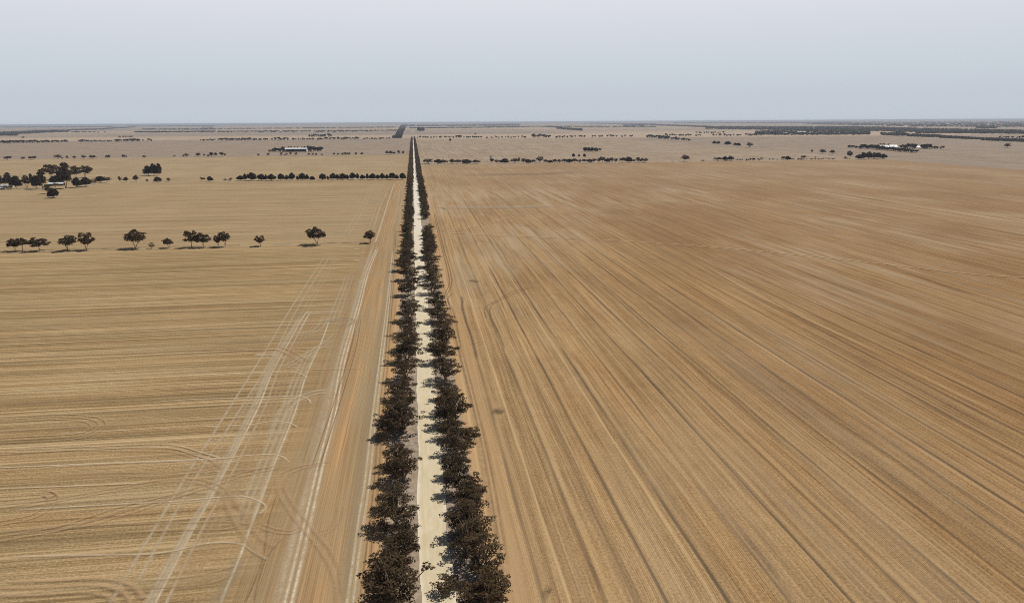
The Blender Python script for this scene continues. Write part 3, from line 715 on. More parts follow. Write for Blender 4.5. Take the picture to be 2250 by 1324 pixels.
# the lone trees along the old fence in the left paddock
zr = lambda x, y: (x, y)
ROWA = [((20, 46, 529, 551), 'umbrella', "flat-topped dark tree farthest left in the lone paddock row, crown touching its right neighbour"),
        ((38, 62, 527, 551), 'umbrella', "dark leaning tree second from the photo's left edge in the lone paddock row"),
        ((70, 104, 526, 551), 'umbrella', "wide low dark tree right of the touching pair in the lone paddock row"),
        ((130, 167, 522, 549.8), 'paddock', "fan-shaped tree with forked trunk left of the open-crowned one in the paddock row"),
        ((174, 207, 517, 549), 'paddock', "open-crowned tree with tiered leaf clumps on one slim trunk in the lone paddock row"),
        ((276, 318, 511, 546), 'paddock', "bulky many-lobed tree, tallest in the left half of the lone paddock row"),
        ((326, 340, 535, 545.5), 'shrub', "tiny round bush right beside the bulky many-lobed paddock tree"),
        ((360, 384, 526, 544), 'paddock', "small rounded tree alone between the tiny bush and the close trio of paddock trees"),
        ((408, 434, 513, 543), 'paddock', "upright tree with bare top twigs, left one of the close trio in the lone row"),
        ((431, 462, 517, 542.5), 'umbrella', "arching umbrella-topped tree right against the upright twiggy tree in the lone row"),
        ((471, 488, 520, 541.5), 'paddock', "slim tree leaning on the left of the one with a bare side branch"),
        ((482, 508, 514, 542), 'paddock', "dark tree with a bare branch rising to the right, beside the slim leaning tree"),
        ((561, 584, 521, 540.5), 'paddock', "compact lone tree between the bare-branched tree and the biggest fan-shaped one"),
        ((677, 719, 504, 536.5), 'paddock', "largest fan-shaped lone tree with spreading limbs and broad shadow left of the road"),
        ((802, 826, 510, 533.5), 'paddock', "lone tree nearest the road at the right end of the paddock row, by pale tracks")]
for i, (b, st, lab) in enumerate(ROWA): small(zr, (b[0], b[1], b[2]-(b[3]-b[2])*.12, b[3]), st, 'shrub' if st == 'shrub' else 'paddock_tree', lab, None, 'shrub' if st == 'shrub' else 'tree')
# the windbreak running to the road
WB = [(385, 445, 640, 687), (445, 478, 620, 687), (480, 570, 612, 688), (595, 665, 625, 688), (668, 690, 630, 688), (700, 775, 625, 688), (808, 870, 620, 686), (873, 912, 635, 684), (920, 978, 612, 684),
      (990, 1012, 640, 684), (1020, 1085, 615, 684), (1085, 1118, 628, 684), (1128, 1178, 645, 684), (1230, 1292, 622, 684), (1308, 1325, 642, 682), (1335, 1392, 614, 681), (1394, 1432, 628, 681), (1438, 1502, 618, 681),
      (1504, 1530, 630, 681), (1540, 1602, 613, 680), (1610, 1636, 615, 679), (1645, 1695, 632, 679), (1710, 1734, 617, 679), (1745, 1808, 620, 678), (1812, 1842, 630, 677), (1850, 1900, 617, 677), (1910, 1942, 628, 677),
      (1945, 2007, 614, 677), (2008, 2042, 632, 677), (2055, 2112, 614, 676)]
for i, b in enumerate(WB):
    look = 'narrow' if b[1]-b[0] < 36 else 'round' if b[1]-b[0] < 62 else 'broad'
    small(zb, b, 'dense', 'windbreak_tree', f"{look} dense tree, {ordinal(len(WB)-1-i)} from the road in the windbreak row", "windbreak trees in a line left of the road")
for b, st, lab in (((75, 126, 648, 696), 'dense', "round bushy tree, right one of a trio beyond the windbreak's left end"), ((28, 56, 658, 690), 'paddock', "small open tree in the middle of the trio beyond the windbreak's left end"),
                   ((0, 26, 655, 690), 'paddock', "small open tree, left one of the trio beyond the windbreak's left end"), ((237, 276, 666, 692), 'shrub', "low dome-shaped bush just left of the windbreak row"), ((288, 336, 660, 690), 'shrub', "thin twiggy shrub between the dome-shaped bush and the windbreak row")):
    small(zb, b, st, 'shrub' if st == 'shrub' else 'paddock_tree', lab, None, 'shrub' if st == 'shrub' else 'tree')
# trees round the left farm
FARM = [((-30, 30, 690, 830), 'tall', "tall tree cut by the photo's left edge beside the white-roofed farmhouse"), ((50, 118, 675, 775), 'tall', "tall dark tree behind the white-roofed farmhouse roof ridge"), ((20, 90, 715, 790), 'dense', "dense tree behind the left part of the white-roofed farmhouse"),
        ((118, 222, 712, 832), 'dense', "wide dense tree right against the right gable of the white-roofed farmhouse"), ((234, 335, 702, 828), 'paddock', "olive-brown tree between farmhouse and shed with thin outer branches"),
        ((318, 350, 685, 800), 'tall', "thin spire-like tree poking above the olive-brown farm tree"), ((345, 425, 710, 830), 'dense', "dense dark tree under the thin spire-like one at the farm"), ((410, 490, 650, 838), 'tall', "tall narrow farm tree left of the umbrella-crowned one"),
        ((468, 616, 596, 742), 'umbrella', "large umbrella-crowned tree high behind the farm shed"), ((545, 665, 705, 786), 'dense', "dense tree directly behind the white farm shed roof"), ((634, 758, 588, 832), 'tall', "tallest broad dark tree at the right end of the farm shed"),
        ((755, 855, 608, 735), 'umbrella', "dark tree joined at the crown to the tallest farm tree's right side"), ((835, 962, 606, 722), 'umbrella', "flat-topped tree at the upper right of the farm grove"), ((770, 850, 725, 822), 'dense', "dense low tree right of the tallest farm tree's trunk"),
        ((850, 945, 722, 812), 'dense', "rounded tree at the right front of the farm grove by the pale driveway"), ((958, 1035, 733, 784), 'shrub', "low wide bush beside the pale driveway right of the farm grove"), ((1024, 1088, 708, 770), 'dense', "round dark tree left of the pair above the farm driveway"),
        ((1088, 1163, 715, 770), 'umbrella', "open-crowned tree right of the pair above the farm driveway"), ((1245, 1283, 712, 766), 'paddock', "slim leaning tree, first of the loose row right of the driveway pair"), ((1300, 1360, 715, 768), 'paddock', "sparse arching tree, second of the loose row right of the driveway pair"),
        ((1403, 1466, 695, 766), 'paddock', "tall round-headed tree, third of the loose row right of the driveway pair"), ((1534, 1566, 735, 767), 'shrub', "tiny dark bush under the big round clump of three trees"), ((1624, 1690, 715, 767), 'dense', "dark round tree below the right side of the big three-tree clump"),
        ((1750, 1796, 725, 763), 'paddock', "small vase-shaped tree alone to the right of the three-tree clump"), ((1518, 1602, 604, 699), 'dense', "left tree of the big round clump of three in the golden paddock"), ((1588, 1652, 583, 700), 'dense', "middle tree of the big round clump of three in the golden paddock"),
        ((1648, 1702, 580, 700), 'dense', "right tree of the big round clump of three, a gap of light on its left"), ((522, 612, 838, 932), 'dense', "dark solid tree standing alone on pale ground in front of the farm"), ((28, 78, 800, 848), 'shrub', "dark garden bush in front of the left farmhouse wall"), ((92, 142, 790, 846), 'shrub', "dark garden bush at the right front corner of the left farmhouse"), ((560, 612, 760, 822), 'shrub', "dark bush in front of the white farm shed's middle"), ((458, 556, 800, 888), 'paddock', "thin see-through tree leaning behind the solid one in front of the farm")]
for b, st, lab in FARM: small(za, b, st, {'shrub': 'shrub'}.get(st, 'farm_tree' if b[1] < 970 else 'paddock_tree'), lab, None, 'shrub' if st == 'shrub' else 'tree')
# small lone trees further back on the left
C1 = [(50, 115, 497, 535), (220, 262, 503, 533), (300, 345, 500, 532), (340, 388, 495, 532), (578, 645, 483, 525), (646, 668, 508, 523), (695, 727, 492, 523), (760, 802, 492, 523), (860, 903, 485, 522), (948, 1008, 485, 522),
      (1115, 1160, 483, 520), (1285, 1330, 480, 515), (1500, 1538, 487, 515), (1822, 1847, 482, 500), (1918, 1945, 478, 502), (1942, 1986, 468, 503), (2060, 2110, 463, 502), (2138, 2158, 473, 493), (2180, 2202, 480, 500), (2205, 2248, 457, 498)]
C2 = [(30, 52, 415, 437), (72, 92, 420, 445), (95, 133, 400, 440), (142, 179, 402, 440), (202, 247, 398, 442), (246, 268, 412, 438), (585, 611, 410, 437), (685, 716, 405, 435), (824, 852, 400, 435), (864, 882, 416, 432), (881, 902, 405, 432), (921, 946, 395, 433), (974, 1001, 402, 433),
      (1104, 1131, 405, 436), (1150, 1172, 405, 435), (1180, 1206, 408, 434), (1239, 1253, 412, 430), (1254, 1268, 415, 431), (1367, 1393, 402, 431), (1408, 1434, 405, 432), (1448, 1481, 405, 431), (1478, 1512, 400, 431), (1508, 1546, 402, 431), (1589, 1616, 400, 431), (1647, 1679, 400, 428),
      (1904, 1941, 385, 420), (1944, 1986, 385, 422), (1978, 2012, 395, 418), (2029, 2062, 378, 418), (2074, 2107, 385, 417)]
tot = [(za, b) for b in C1] + [(zb, b) for b in C2]
tot.sort(key=lambda q: q[0]((q[1][0]+q[1][1])/2, 0)[0])
for i, (z, b) in enumerate(tot):
    wide = (b[1]-b[0]) > 44
    small(z, b, 'paddock' if not wide else 'umbrella', 'paddock_tree', f"{'wide' if wide else 'slim'} little tree, {ordinal(i)} from the left in the dotted line before the white shed", "small trees dotted along the paddock line before the long white shed")
# the hedge-like row across the right field's far edge
G = [(125, 215, 458, 500), (232, 292, 462, 502), (288, 346, 465, 502), (358, 420, 458, 500), (415, 470, 466, 500), (482, 562, 462, 500), (574, 650, 466, 500), (735, 776, 450, 496), (780, 832, 463, 497), (840, 906, 455, 497), (925, 992, 455, 497), (985, 1012, 447, 492), (1018, 1066, 455, 497), (1062, 1112, 460, 497),
     (1110, 1152, 463, 494), (1163, 1226, 437, 492), (1222, 1262, 462, 492), (1258, 1312, 468, 493), (1308, 1346, 458, 494), (1344, 1394, 462, 492), (1392, 1442, 458, 492), (1438, 1486, 457, 493), (1484, 1532, 455, 493), (1530, 1578, 462, 492), (1574, 1622, 460, 491), (1620, 1668, 458, 489), (1664, 1712, 456, 488),
     (1710, 1752, 452, 488), (1738, 1792, 438, 488), (1788, 1832, 452, 489), (1828, 1872, 446, 489), (1868, 1906, 452, 489), (1918, 1974, 446, 489), (1962, 2032, 440, 488), (2040, 2068, 462, 486), (2068, 2122, 444, 488), (2112, 2176, 450, 488)]
for i, b in enumerate(G):
    w_ = b[1]-b[0]
    small(zc, b, ('umbrella', 'dense', 'umbrella', 'paddock')[i % 4], 'hedgerow_tree', f"{'wide' if w_ > 58 else 'narrow' if w_ < 42 else 'rounded'} tree, {ordinal(i)} from the road in the long row edging the right field", "trees in the long row along the far edge of the right field")
MISC = [(zc, (1488, 1512, 408, 440), 'dense', "left one of three small cone-shaped trees above the hedge row"), (zc, (1543, 1558, 412, 437), 'dense', "thin middle one of three small cone-shaped trees above the hedge row"), (zc, (1589, 1613, 410, 440), 'dense', "right one of three small cone-shaped trees above the hedge row"),
        (zc, (1590, 1628, 350, 388), 'dense', "left tree of the tight clump standing in the far furrowed field"), (zc, (1622, 1660, 352, 388), 'dense', "second tree of the tight clump in the far furrowed field"), (zc, (1652, 1692, 352, 389), 'dense', "third tree of the tight clump in the far furrowed field"), (zc, (1686, 1720, 355, 390), 'dense', "right end tree of the tight clump in the far furrowed field"),
        (zc, (1730, 1758, 358, 389), 'paddock', "small leaning tree just right of the tight clump in the furrowed field"), (zc, (730, 757, 428, 444), 'shrub', "tiny shrub above the gap in the hedge row right of the road"),
        (zd, (465, 557, 495, 562), 'paddock', "lone umbrella-shaped tree on pale ground along the right field's far edge"), (zd, (368, 397, 556, 568), 'shrub', "flat low bush left of the lone umbrella-shaped tree"), (zd, (683, 728, 545, 562), 'shrub', "flat low bush right of the lone umbrella-shaped tree"),
        (zd, (820, 908, 520, 558), 'umbrella', "see-through spreading tree left of a dark pair at the right field's far edge"), (zd, (922, 972, 508, 556), 'dense', "left tree of a dark pair at the right field's far edge"), (zd, (966, 1030, 506, 552), 'dense', "right tree of a dark pair at the right field's far edge"),
        (zd, (1548, 1592, 510, 545), 'paddock', "left tree of a small group on the low hedge at the right"), (zd, (1586, 1642, 506, 546), 'dense', "right tree of a small group on the low hedge at the right"), (zd, (1757, 1811, 500, 540), 'umbrella', "single flat-topped tree above the low hedge at the right"), (zd, (1903, 1924, 507, 524), 'shrub', "tiny dot-like bush behind the low hedge at the right"),
        (zd, (1862, 1894, 436, 470), 'paddock', "leftmost of three scattered trees below the right homestead"), (zd, (1952, 2020, 432, 482), 'paddock', "largest of three scattered trees below the right homestead"), (zd, (2073, 2126, 442, 486), 'umbrella', "rightmost of three scattered trees below the right homestead"),
        (ze, (345, 416, 453, 532), 'paddock', "tall open tree left of the big dark grove under the right homestead"), (ze, (312, 345, 505, 540), 'shrub', "low scrubby bush at the foot of the tall open tree by the grove"), (ze, (440, 505, 490, 540), 'dense', "left low tree of the big dark grove under the right homestead"),
        (ze, (492, 560, 470, 540), 'dense', "second tree from the left in the big dark grove under the homestead"), (ze, (550, 612, 464, 536), 'dense', "tallest middle tree of the big dark grove under the homestead"), (ze, (600, 662, 470, 534), 'dense', "fourth tree from the left in the big dark grove under the homestead"),
        (ze, (652, 706, 472, 532), 'dense', "fifth tree of the big dark grove, left of its narrow gap"), (ze, (710, 772, 484, 534), 'dense', "round tree right of the narrow gap, closing the big dark grove"), (ze, (2038, 2102, 370, 413), 'umbrella', "lone dark tree in the open field far right of the homestead"),
        (zd, (810, 850, 343, 374), 'dense', "left tree of a joined pair in the far right paddock"), (zd, (846, 888, 346, 376), 'dense', "right tree of a joined pair in the far right paddock"), (zd, (948, 1002, 348, 386), 'dense', "round tree with a tiny bush on its right in the far right paddock"), (zd, (1003, 1020, 362, 380), 'shrub', "tiny bush right of the round tree in the far right paddock"),
        (zd, (1034, 1070, 363, 390), 'dense', "left half of the low joined clump in the far right paddock"), (zd, (1066, 1110, 364, 397), 'dense', "right half of the low joined clump in the far right paddock"), (zd, (1176, 1238, 360, 414), 'paddock', "ragged lone tree at the right end of four scattered far clumps"),
        (zc, (358, 384, 268, 302), 'paddock', "small lone tree just below the dotted far line right of the road"), (zc, (593, 612, 216, 238), 'shrub', "tiny lone tree above the dotted far line right of the road"), (zc, (72, 104, 165, 206), 'dense', "left tree of the dark clump just right of the vanishing road"), (zc, (98, 134, 166, 206), 'dense', "right tree of the dark clump beside the vanishing road"),
        (za, (226, 262, 286, 308), 'shrub', "tiny lone bush between two far tree bands at the upper left")]
for z, b, st, lab in MISC: small(z, b, st, 'shrub' if st == 'shrub' else 'paddock_tree', lab, None, 'shrub' if st == 'shrub' else 'tree')
# far lines of small trees: each tree an object, the trees of one stretch alike
def stretch(z, x0, x1, y0, y1, hpx, n, label, group, jit=3.0, name='distant_tree', wf=(.75, 1.3)):
    xs = sorted(x0 + (x1-x0)*(i + rt.uniform(-.38, .38) + .5)/n for i in range(n))
    for x in xs:
        yb = y0 + (y1-y0)*(x-x0)/(x1-x0) + rt.uniform(-jit, jit)
        p = at(*z(x, yb)); s = ppm(p); zoom = z(1, 0)[0] - z(0, 0)[0]
        h_ = hpx*rt.uniform(.85, 1.35)*zoom/s
        plant_far(p, h_*rt.uniform(*wf), h_, name, label, group)
ST = [(za, 8, 120, 356, 356, 26, 9, "in the left end stretch of the far dotted tree line"), (za, 125, 350, 355, 354, 25, 13, "in the dense left stretch of the far dotted tree line"), (za, 352, 475, 354, 352, 24, 8, "in the third stretch from the left of the far tree line"), (za, 480, 715, 350, 346, 22, 14, "in the low stretch before the first gap of the far tree line"),
      (za, 818, 960, 346, 344, 22, 7, "in the short stretch after the first gap of the far tree line"), (za, 965, 1190, 344, 342, 18, 10, "in the sparse middle stretch of the far left tree line"), (za, 1212, 1475, 341, 338, 24, 14, "in the dense bit before the lone dot of the far left line"), (za, 1490, 1620, 338, 336, 22, 3, "among the few spaced dots before the far left hedge"),
      (za, 1245, 1410, 300, 294, 16, 9, "in the short dark strip floating above the far left line"),
      (zb, 0, 160, 277, 276, 15, 12, "in the low left hedge end of the second far line"), (zb, 185, 580, 278, 272, 22, 26, "in the long dark hedge left of the white shed's line"), (zb, 600, 695, 276, 272, 22, 5, "in the pair-like gap stretch above the white shed's left trees"), (zb, 735, 910, 274, 270, 24, 7, "in the bushy stretch above the white shed's left end"),
      (zb, 955, 1180, 268, 268, 18, 10, "in the thin stretch directly above the long white shed"), (zb, 1110, 1350, 242, 238, 30, 10, "in the isolated clump strip above and right of the white shed"), (zb, 1200, 1640, 268, 264, 22, 22, "in the even hedge right of the white shed up the slope"), (zb, 1670, 1965, 266, 260, 16, 14, "in the last low stretch left of the jogged far belt"),
      (zc, 66, 420, 268, 264, 17, 15, "in the first dotted stretch right of the road's far end"), (zc, 430, 475, 268, 266, 24, 3, "in the small dark knot of the right dotted line"), (zc, 490, 660, 266, 264, 18, 9, "in the second dotted stretch right of the road's far end"), (zc, 700, 1065, 266, 264, 16, 14, "in the third dotted stretch right of the road's far end"),
      (zc, 1130, 1205, 264, 262, 30, 4, "in the left bulky clump of the right dotted line"), (zc, 1215, 1292, 264, 262, 28, 4, "in the right bulky clump of the right dotted line"), (zc, 1335, 1610, 264, 256, 18, 11, "in the spaced dots right of the two bulky clumps"), (zc, 1650, 2060, 258, 254, 18, 12, "in the loose scatter mid-way along the far right paddocks"),
      (zd, 100, 210, 308, 312, 30, 6, "in the upper left piece of the slanting far belt"), (zd, 218, 345, 318, 325, 32, 8, "in the darkest piece of the slanting far belt"), (zd, 368, 455, 330, 333, 28, 5, "in the third piece of the slanting far belt"), (zd, 463, 575, 336, 342, 26, 6, "in the lower right end of the slanting far belt"),
      (zd, 290, 585, 285, 292, 22, 12, "in the loose scatter above the slanting far belt"), (zd, 625, 935, 262, 260, 18, 12, "in the dotted row beyond the slanting far belt"), (zd, 628, 690, 290, 290, 20, 3, "in the trio right of the loose far scatter"), (zd, 810, 1130, 288, 288, 20, 12, "in the dotted row left of the far woodland edge"), (zd, 1165, 1345, 288, 284, 24, 10, "at the ragged near edge of the far woodland"),
      (zd, 1050, 1140, 551, 550, 12, 5, "in the low bush strip right of the dark pair at the field edge"), (zd, 1160, 1345, 552, 548, 20, 8, "among the spaced bushes along the right field's far edge"), (zd, 1395, 1525, 548, 546, 14, 4, "among the last few dots left of the low right hedge"), (zd, 1645, 2125, 544, 540, 13, 22, "in the low dark hedge at the right field's far corner"),
      (ze, 1970, 2250, 312, 316, 24, 8, "in the short row above the slanting belt at the right photo edge")]
for z, x0, x1, y0, y1, hp, n, where in ST:
    stretch(z, x0, x1, y0, y1, hp, n, "tiny tree " + where.replace("the far left line", "the left line"), "trees " + where)
# homestead trees on the right, the shed's trees
ST2 = [(zb, 705, 745, 395, 394, 24, 3, "small tree at the far left tip of the long white shed's trees"), (zb, 745, 835, 393, 392, 36, 6, "dark tree in the thicket left of the long white shed"), (zb, 835, 880, 390, 390, 40, 3, "dark tree against the left end of the long white shed"), (zb, 1090, 1135, 388, 386, 46, 3, "tall dark tree at the right end of the long white shed"), (zb, 1130, 1255, 392, 386, 44, 9, "dark tree in the thicket right of the long white shed"), (zb, 890, 1085, 352, 350, 14, 6, "treetop peeping over the long white shed's roof"),
       (ze, 362, 500, 412, 424, 26, 10, "dark tree in the thin left tail of the homestead's tree belt"), (ze, 495, 690, 424, 434, 42, 12, "dark tree in the belt left of the homestead roofs"), (ze, 690, 870, 434, 450, 34, 15, "dark tree in front of the two white homestead roofs"), (ze, 890, 1100, 456, 470, 34, 12, "dark tree in the lower belt right of the homestead's bare yard"),
       (ze, 690, 800, 384, 386, 18, 4, "dark treetop behind the left homestead roof"), (ze, 925, 1075, 424, 424, 44, 9, "dark tree between the wide homestead roof and the small white one"), (ze, 1140, 1245, 424, 426, 40, 7, "dark tree right of the small white homestead shed"), (ze, 1245, 1390, 426, 428, 26, 6, "dark tree in the thin right tail of the homestead's belt")]
for z, x0, x1, y0, y1, hp, n, lab in ST2:
    stretch(z, x0, x1, y0, y1, hp, n, lab, lab.replace('tree', 'trees', 1) if 'treetop' not in lab else lab.replace('treetop', 'treetops'), 1.5, 'homestead_tree' if z is ze else 'shelter_tree')

# woods and tree lines near the horizon: uncountable
def wood(name, label, z, polys, n, hm, wm, seed, nq=16):
    g = np.random.default_rng(seed); pts, sz, hg = [], [], []
    tot = sum((p[1]-p[0]) for p in polys)
    for (x0, x1, ya0, yb0, ya1, yb1, cov) in polys:            # left x, right x, top/bottom at left, top/bottom at right, density
        k = int(n*(x1-x0)/tot*cov)
        for _ in range(k):
            t = g.random(); x = x0 + (x1-x0)*t; yt = ya0 + (ya1-ya0)*t; yb = yb0 + (yb1-yb0)*t
            q = z(x, yt + (yb-yt)*g.random()); q = (q[0], max(q[1], 272.0 - q[0]*.00582 + 1.2 - .0))
            p = at(*q); s = ppm(p); grow = max(1.0, min(3.2, p.y/6000))
            pts.append((p.x, p.y)); sz.append(g.uniform(*wm)*grow); hg.append(g.uniform(*hm)*min(1.5, grow))
    o = mass(name, pts, sz, hg, M['scrub'], g, nq, .55, -.3)
    return tag(o, label, 'woodland' if 'wood' in name or 'scrub' in name else 'tree line', None, 'stuff')
wood('far_tree_line', "dark tree belt on the far plain at the upper left", za, [(-60, 330, 250, 270, 232, 258, 1.2), (330, 720, 228, 255, 222, 240, 1.5), (-60, 190, 268, 280, 268, 280, .8), (720, 1100, 218, 224, 208, 214, .7), (1100, 1420, 204, 211, 186, 192, 1)], 1300, (7, 10), (12, 20), 1)
wood('far_tree_line', "thin broken tree lines near the left horizon", za, [(-60, 1200, 186, 194, 182, 188, 1), (1340, 2260, 172, 182, 172, 181, 1.4), (1420, 1640, 238, 246, 238, 246, 1.0), (1620, 2260, 238, 246, 234, 242, .55), (1500, 2260, 208, 216, 210, 216, .4), (660, 1100, 240, 246, 240, 246, .12)], 1500, (6, 9), (12, 22), 2)
wood('far_tree_line', "thin dotted tree lines near the horizon left of the road's end", zb, [(0, 920, 118, 126, 110, 116, 1), (0, 130, 140, 146, 140, 146, .7), (0, 2000, 158, 160, 138, 142, .5), (0, 2040, 186, 188, 170, 176, .75), (180, 1800, 190, 196, 182, 188, .12), (1200, 2100, 118, 121, 110, 113, .18)], 1800, (6, 9), (10, 18), 3)
wood('far_tree_belt', "wide dark belt of trees slanting to the horizon where the road jogs left", lambda x, y: (x, y), [(864, 881, 300, 303.5, 300, 303.5, 2.2)], 130, (8, 11), (12, 18), 4)
gj = np.random.default_rng(9); pts, sz, hg = [], [], []
for _ in range(900):
    t = gj.random()**.7; yy = 302.5 - 30.6*t; wl = 872 + (887.5-872)*t**.9 ; x = wl + (gj.random()-.4)*(13 - 5.5*t)
    p = at(x, yy); pts.append((p.x, p.y)); k = max(1, min(4, p.y/5000)); sz.append(gj.uniform(12, 18)*k); hg.append(gj.uniform(8, 11)*min(k, 1.6))
tag(mass('far_tree_belt', pts, sz, hg, M['scrub'], gj, 16, .55, -.3), "wide dark belt of trees climbing to the horizon from the road's jog", 'tree belt', None, 'stuff')
wood('far_tree_line', "crowded tree lines on the horizon right of the road's end", zc, [(-40, 1000, 142, 158, 140, 152, 1.2), (160, 470, 122, 135, 122, 134, .5), (540, 1090, 124, 140, 122, 134, 1), (640, 1010, 132, 150, 138, 148, 1.6), (0, 1080, 172, 178, 160, 166, .7), (1080, 2250, 158, 164, 160, 164, .5), (1255, 1420, 156, 164, 168, 174, 1.2), (1350, 1580, 168, 182, 182, 198, 2.0), (1260, 2260, 116, 124, 116, 122, .7), (1600, 2260, 124, 134, 134, 146, 1.2), (1950, 2140, 136, 158, 136, 160, 1)], 2600, (6, 9), (12, 20), 5)
wood('far_woodland', "blue-grey woodland band lying across the right horizon", zd, [(390, 2300, 134, 152, 130, 152, 1.3), (1800, 2900, 130, 160, 128, 186, 1.2), (2900, 4200, 126, 190, 126, 192, 1.2)], 2900, (6, 9), (14, 22), 6, 14)
wood('far_woodland', "dark blue-grey woodland below the pale far strip at the right", zd, [(-20, 760, 158, 168, 184, 196, 1.0), (740, 1400, 186, 212, 186, 224, 1.6), (1400, 2300, 188, 226, 188, 232, 2.6), (2300, 3000, 186, 228, 205, 250, 2.2), (3000, 4200, 206, 250, 228, 262, 1.8)], 2700, (6, 9), (12, 20), 7, 14)
wood('far_woodland', "ragged dark woodland edge with pale roofs in it at the right", zd, [(1270, 1700, 240, 278, 228, 282, 1.3), (1700, 2500, 228, 280, 235, 276, 1.3)], 1100, (8, 11), (10, 16), 8, 18)
wood('slanting_tree_belt', "long dark belt of trees slanting down to the right photo edge", ze, [(710, 1000, 252, 280, 262, 290, 1.4), (1000, 1350, 270, 295, 282, 304, 1.5), (1350, 1790, 288, 312, 318, 326, 1.4), (1800, 2330, 316, 336, 336, 356, 1.6), (850, 960, 240, 275, 240, 280, 1)], 1000, (7, 10), (10, 15), 10, 20)
wood('far_tree_line', "dark upper tree line along the woodland's lower edge at the right", ze, [(1090, 1500, 246, 262, 240, 262, .8), (1480, 2330, 232, 262, 240, 268, 1.6), (1740, 1960, 194, 208, 192, 206, 1.2)], 900, (7, 10), (11, 17), 12, 18)

# ------------------------------------------------------------------ farm buildings
def prism_roof(x0, x1, y0, y1, z0, zr, ov=.5, th=.25):
    """gable roof, ridge along x, as a solid slab"""
    ym = (y0+y1)/2; V, F = [], []
    for dz in (0, th):
        V += [(x0-ov, y0-ov, z0+dz), (x1+ov, y0-ov, z0+dz), (x1+ov, ym, zr+dz), (x0-ov, ym, zr+dz), (x1+ov, y1+ov, z0+dz), (x0-ov, y1+ov, z0+dz)]
    F = [(0, 3, 2, 1), (3, 5, 4, 2), (6, 7, 8, 9), (9, 8, 10, 11), (0, 1, 7, 6), (1, 2, 8, 7), (2, 4, 10, 8), (4, 5, 11, 10), (5, 3, 9, 11), (3, 0, 6, 9)]
    return V, F
def bx(V, F, x0, x1, y0, y1, z0, z1):
    b = len(V); V += [(x0, y0, z0), (x1, y0, z0), (x1, y1, z0), (x0, y1, z0), (x0, y0, z1), (x1, y0, z1), (x1, y1, z1), (x0, y1, z1)]
    F += [(b, b+3, b+2, b+1), (b+4, b+5, b+6, b+7), (b, b+1, b+5, b+4), (b+1, b+2, b+6, b+5), (b+2, b+3, b+7, b+6), (b+3, b, b+4, b+7)]
def part(name, V, F, mat, par): return link(name, mesh_np(name, V, F, [mat]), par)
def gable_walls(x0, x1, y0, y1, hw, zr):
    V, F = [], []; ym = (y0+y1)/2
    bx(V, F, x0, x1, y0, y1, -.1, hw)
    for x in (x0, x1-.2):
        b = len(V); V += [(x, y0, hw+.001), (x, y1, hw+.001), (x, ym, zr-.05), (x+.2, y0, hw+.001), (x+.2, y1, hw+.001), (x+.2, ym, zr-.05)]
        F += [(b, b+2, b+1), (b+3, b+4, b+5), (b, b+3, b+5, b+2), (b+2, b+5, b+4, b+1)]
    return V, F
def building(name, label, p, w_, d_, hw, zr, cat, rz=0.0, wall='wall', roof='white', doors=(), windows=(), open_front=False):
    e = link(name, None); e.location = p; e.rotation_euler.z = rz; tag(e, label, cat)
    if open_front:
        V, F = [], []
        bx(V, F, -w_/2, w_/2, d_-.3, d_, -.1, hw); part('back_wall', V, F, M['shade'], e)
        for sx in (-w_/2, w_/2-1.6):
            V, F = [], []; bx(V, F, sx, sx+1.6, 0, d_-.302, -.1, hw); part('end_wall', V, F, M['white'], e)
        for k in range(1, 10):
            V, F = [], []; x = -w_/2 + w_*k/10; bx(V, F, x-.14, x+.14, .1, .38, -.1, hw); part('post', V, F, M['shade'], e)
        V, F = [], []; bx(V, F, -w_/2+3, w_/2-3, d_*.45, d_-1, -.05, hw*.72); part('hay_stack', V, F, M['shade'], e)
        V, F = prism_roof(-w_/2, w_/2, 0, d_, hw+.002, zr, .6, .9); part('roof', V, F, M[roof], e)
    else:
        V, F = gable_walls(-w_/2, w_/2, 0, d_, hw, zr); part('wall', V, F, M[wall], e)
        V, F = prism_roof(-w_/2, w_/2, 0, d_, hw+.002, zr, .7); part('roof', V, F, M[roof], e)
        for x, wd, hh in doors:
            V, F = [], []; bx(V, F, x-wd/2, x+wd/2, -.06, -.003, 0, hh); part('door', V, F, M['shade'], e)
        for x in windows:
            V, F = [], []; bx(V, F, x-.8, x+.8, -.06, -.003, 1.0, 2.2); part('window', V, F, M['glass'], e)
    return e
p = at(650, 333.6); s = ppm(p)
building('hay_shed', "very long open-fronted white hay shed with dark bays among trees, left of the road", p, 47/s, 20, 5.6/s, 5.6/s+3.6, 'shed', R(-4), open_front=True)
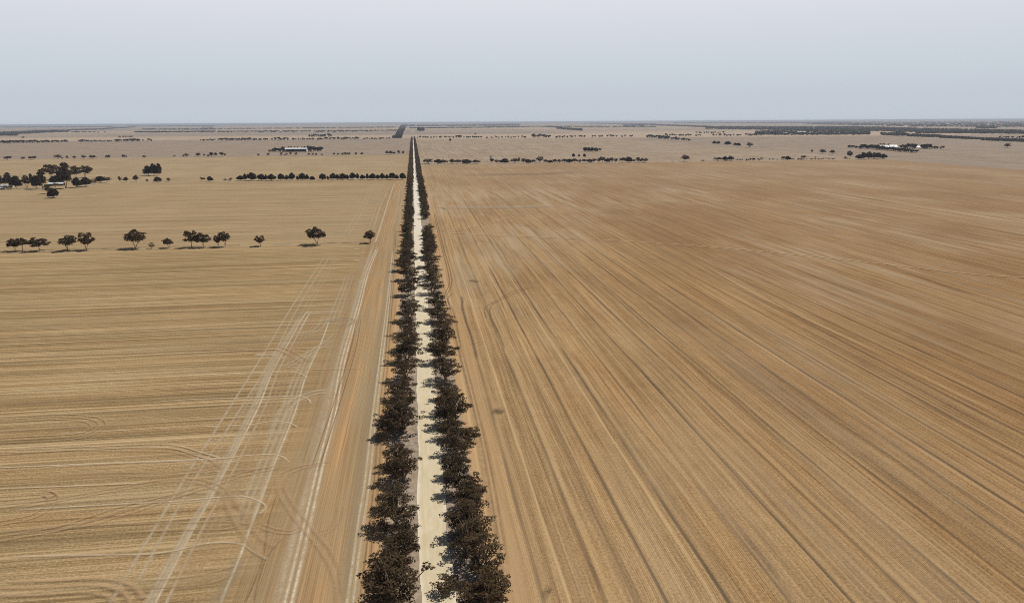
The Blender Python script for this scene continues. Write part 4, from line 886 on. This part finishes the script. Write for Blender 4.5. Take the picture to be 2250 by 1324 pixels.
p = at(8, 413); building('farmhouse', "white-roofed farmhouse at the photo's left edge half hidden under trees", p, 24, 9, 3.0, 5.4, 'house', R(6), roof='dull', windows=(-8, -3, 4, 9), doors=((0.5, 1.1, 2.1),))
p = at(4, 416.5); building('outbuilding', "small white outbuilding in front of the left farmhouse at the photo's edge", p, 9, 5, 2.4, 3.6, 'shed', R(4), wall='grey', roof='dull', doors=((0, 2.4, 2.2),))
p = at(122, 408); building('farm_shed', "low white-roofed farm shed under the tallest tree of the left farm", p, 24, 8, 3.0, 5.2, 'shed', R(-3), wall='shade', doors=((-6, 4, 2.7), (3, 4, 2.7)))
p = at(*ze(742, 425)); s = ppm(p); building('machinery_shed', "left one of two large white-roofed sheds at the right homestead", p, 21/s, 22, 3.4/s, 3.4/s+6, 'shed', R(-22), wall='shade', doors=((0, 8, 5),))
p = at(*ze(850, 420)); s = ppm(p); building('machinery_shed', "right, taller one of two large white-roofed sheds at the right homestead", p, 15/s, 26, 2.8/s, 2.8/s+7, 'shed', R(-22), wall='white', doors=((0, 8, 5),))
p = at(*ze(1105, 420)); s = ppm(p); building('homestead', "small white-roofed house among trees right of the two large sheds", p, 12/s, 16, 1.6/s, 1.6/s+5, 'house', R(-10), windows=(-8, 8), doors=((0, 1.4, 2.2),))
p = at(*zd(1775, 252)); s = ppm(p); building('distant_shed', "long pale shed roof in the ragged woodland edge at the right", p, 19/s, 45, 1.4/s, 1.4/s+6, 'shed', 0.0, wall='grey')
p = at(*zd(1600, 264)); s = ppm(p); building('distant_shed', "short pale shed roof left of the long one in the woodland edge", p, 9/s, 30, 1.0/s, 1.0/s+4, 'shed', 0.0, wall='grey')
track_mat = M['track']

# ------------------------------------------------------------------ the air
n = NB("air"); n.t.nodes.remove(n.b)
pv = n.t.nodes.new("ShaderNodeVolumePrincipled"); pv.inputs['Density'].default_value = 3.6e-5; pv.inputs['Color'].default_value = (.80, .86, .96, 1)
pv.inputs['Anisotropy'].default_value = 0.1
n.t.links.new(pv.outputs[0], n.o.inputs['Volume'])
V, F = [], []; bx(V, F, -92000, 92000, -3000, 164000, -1.6, H + 6)
tag(link('haze', mesh_np('haze', V, F, [n.m])), kind='stuff')
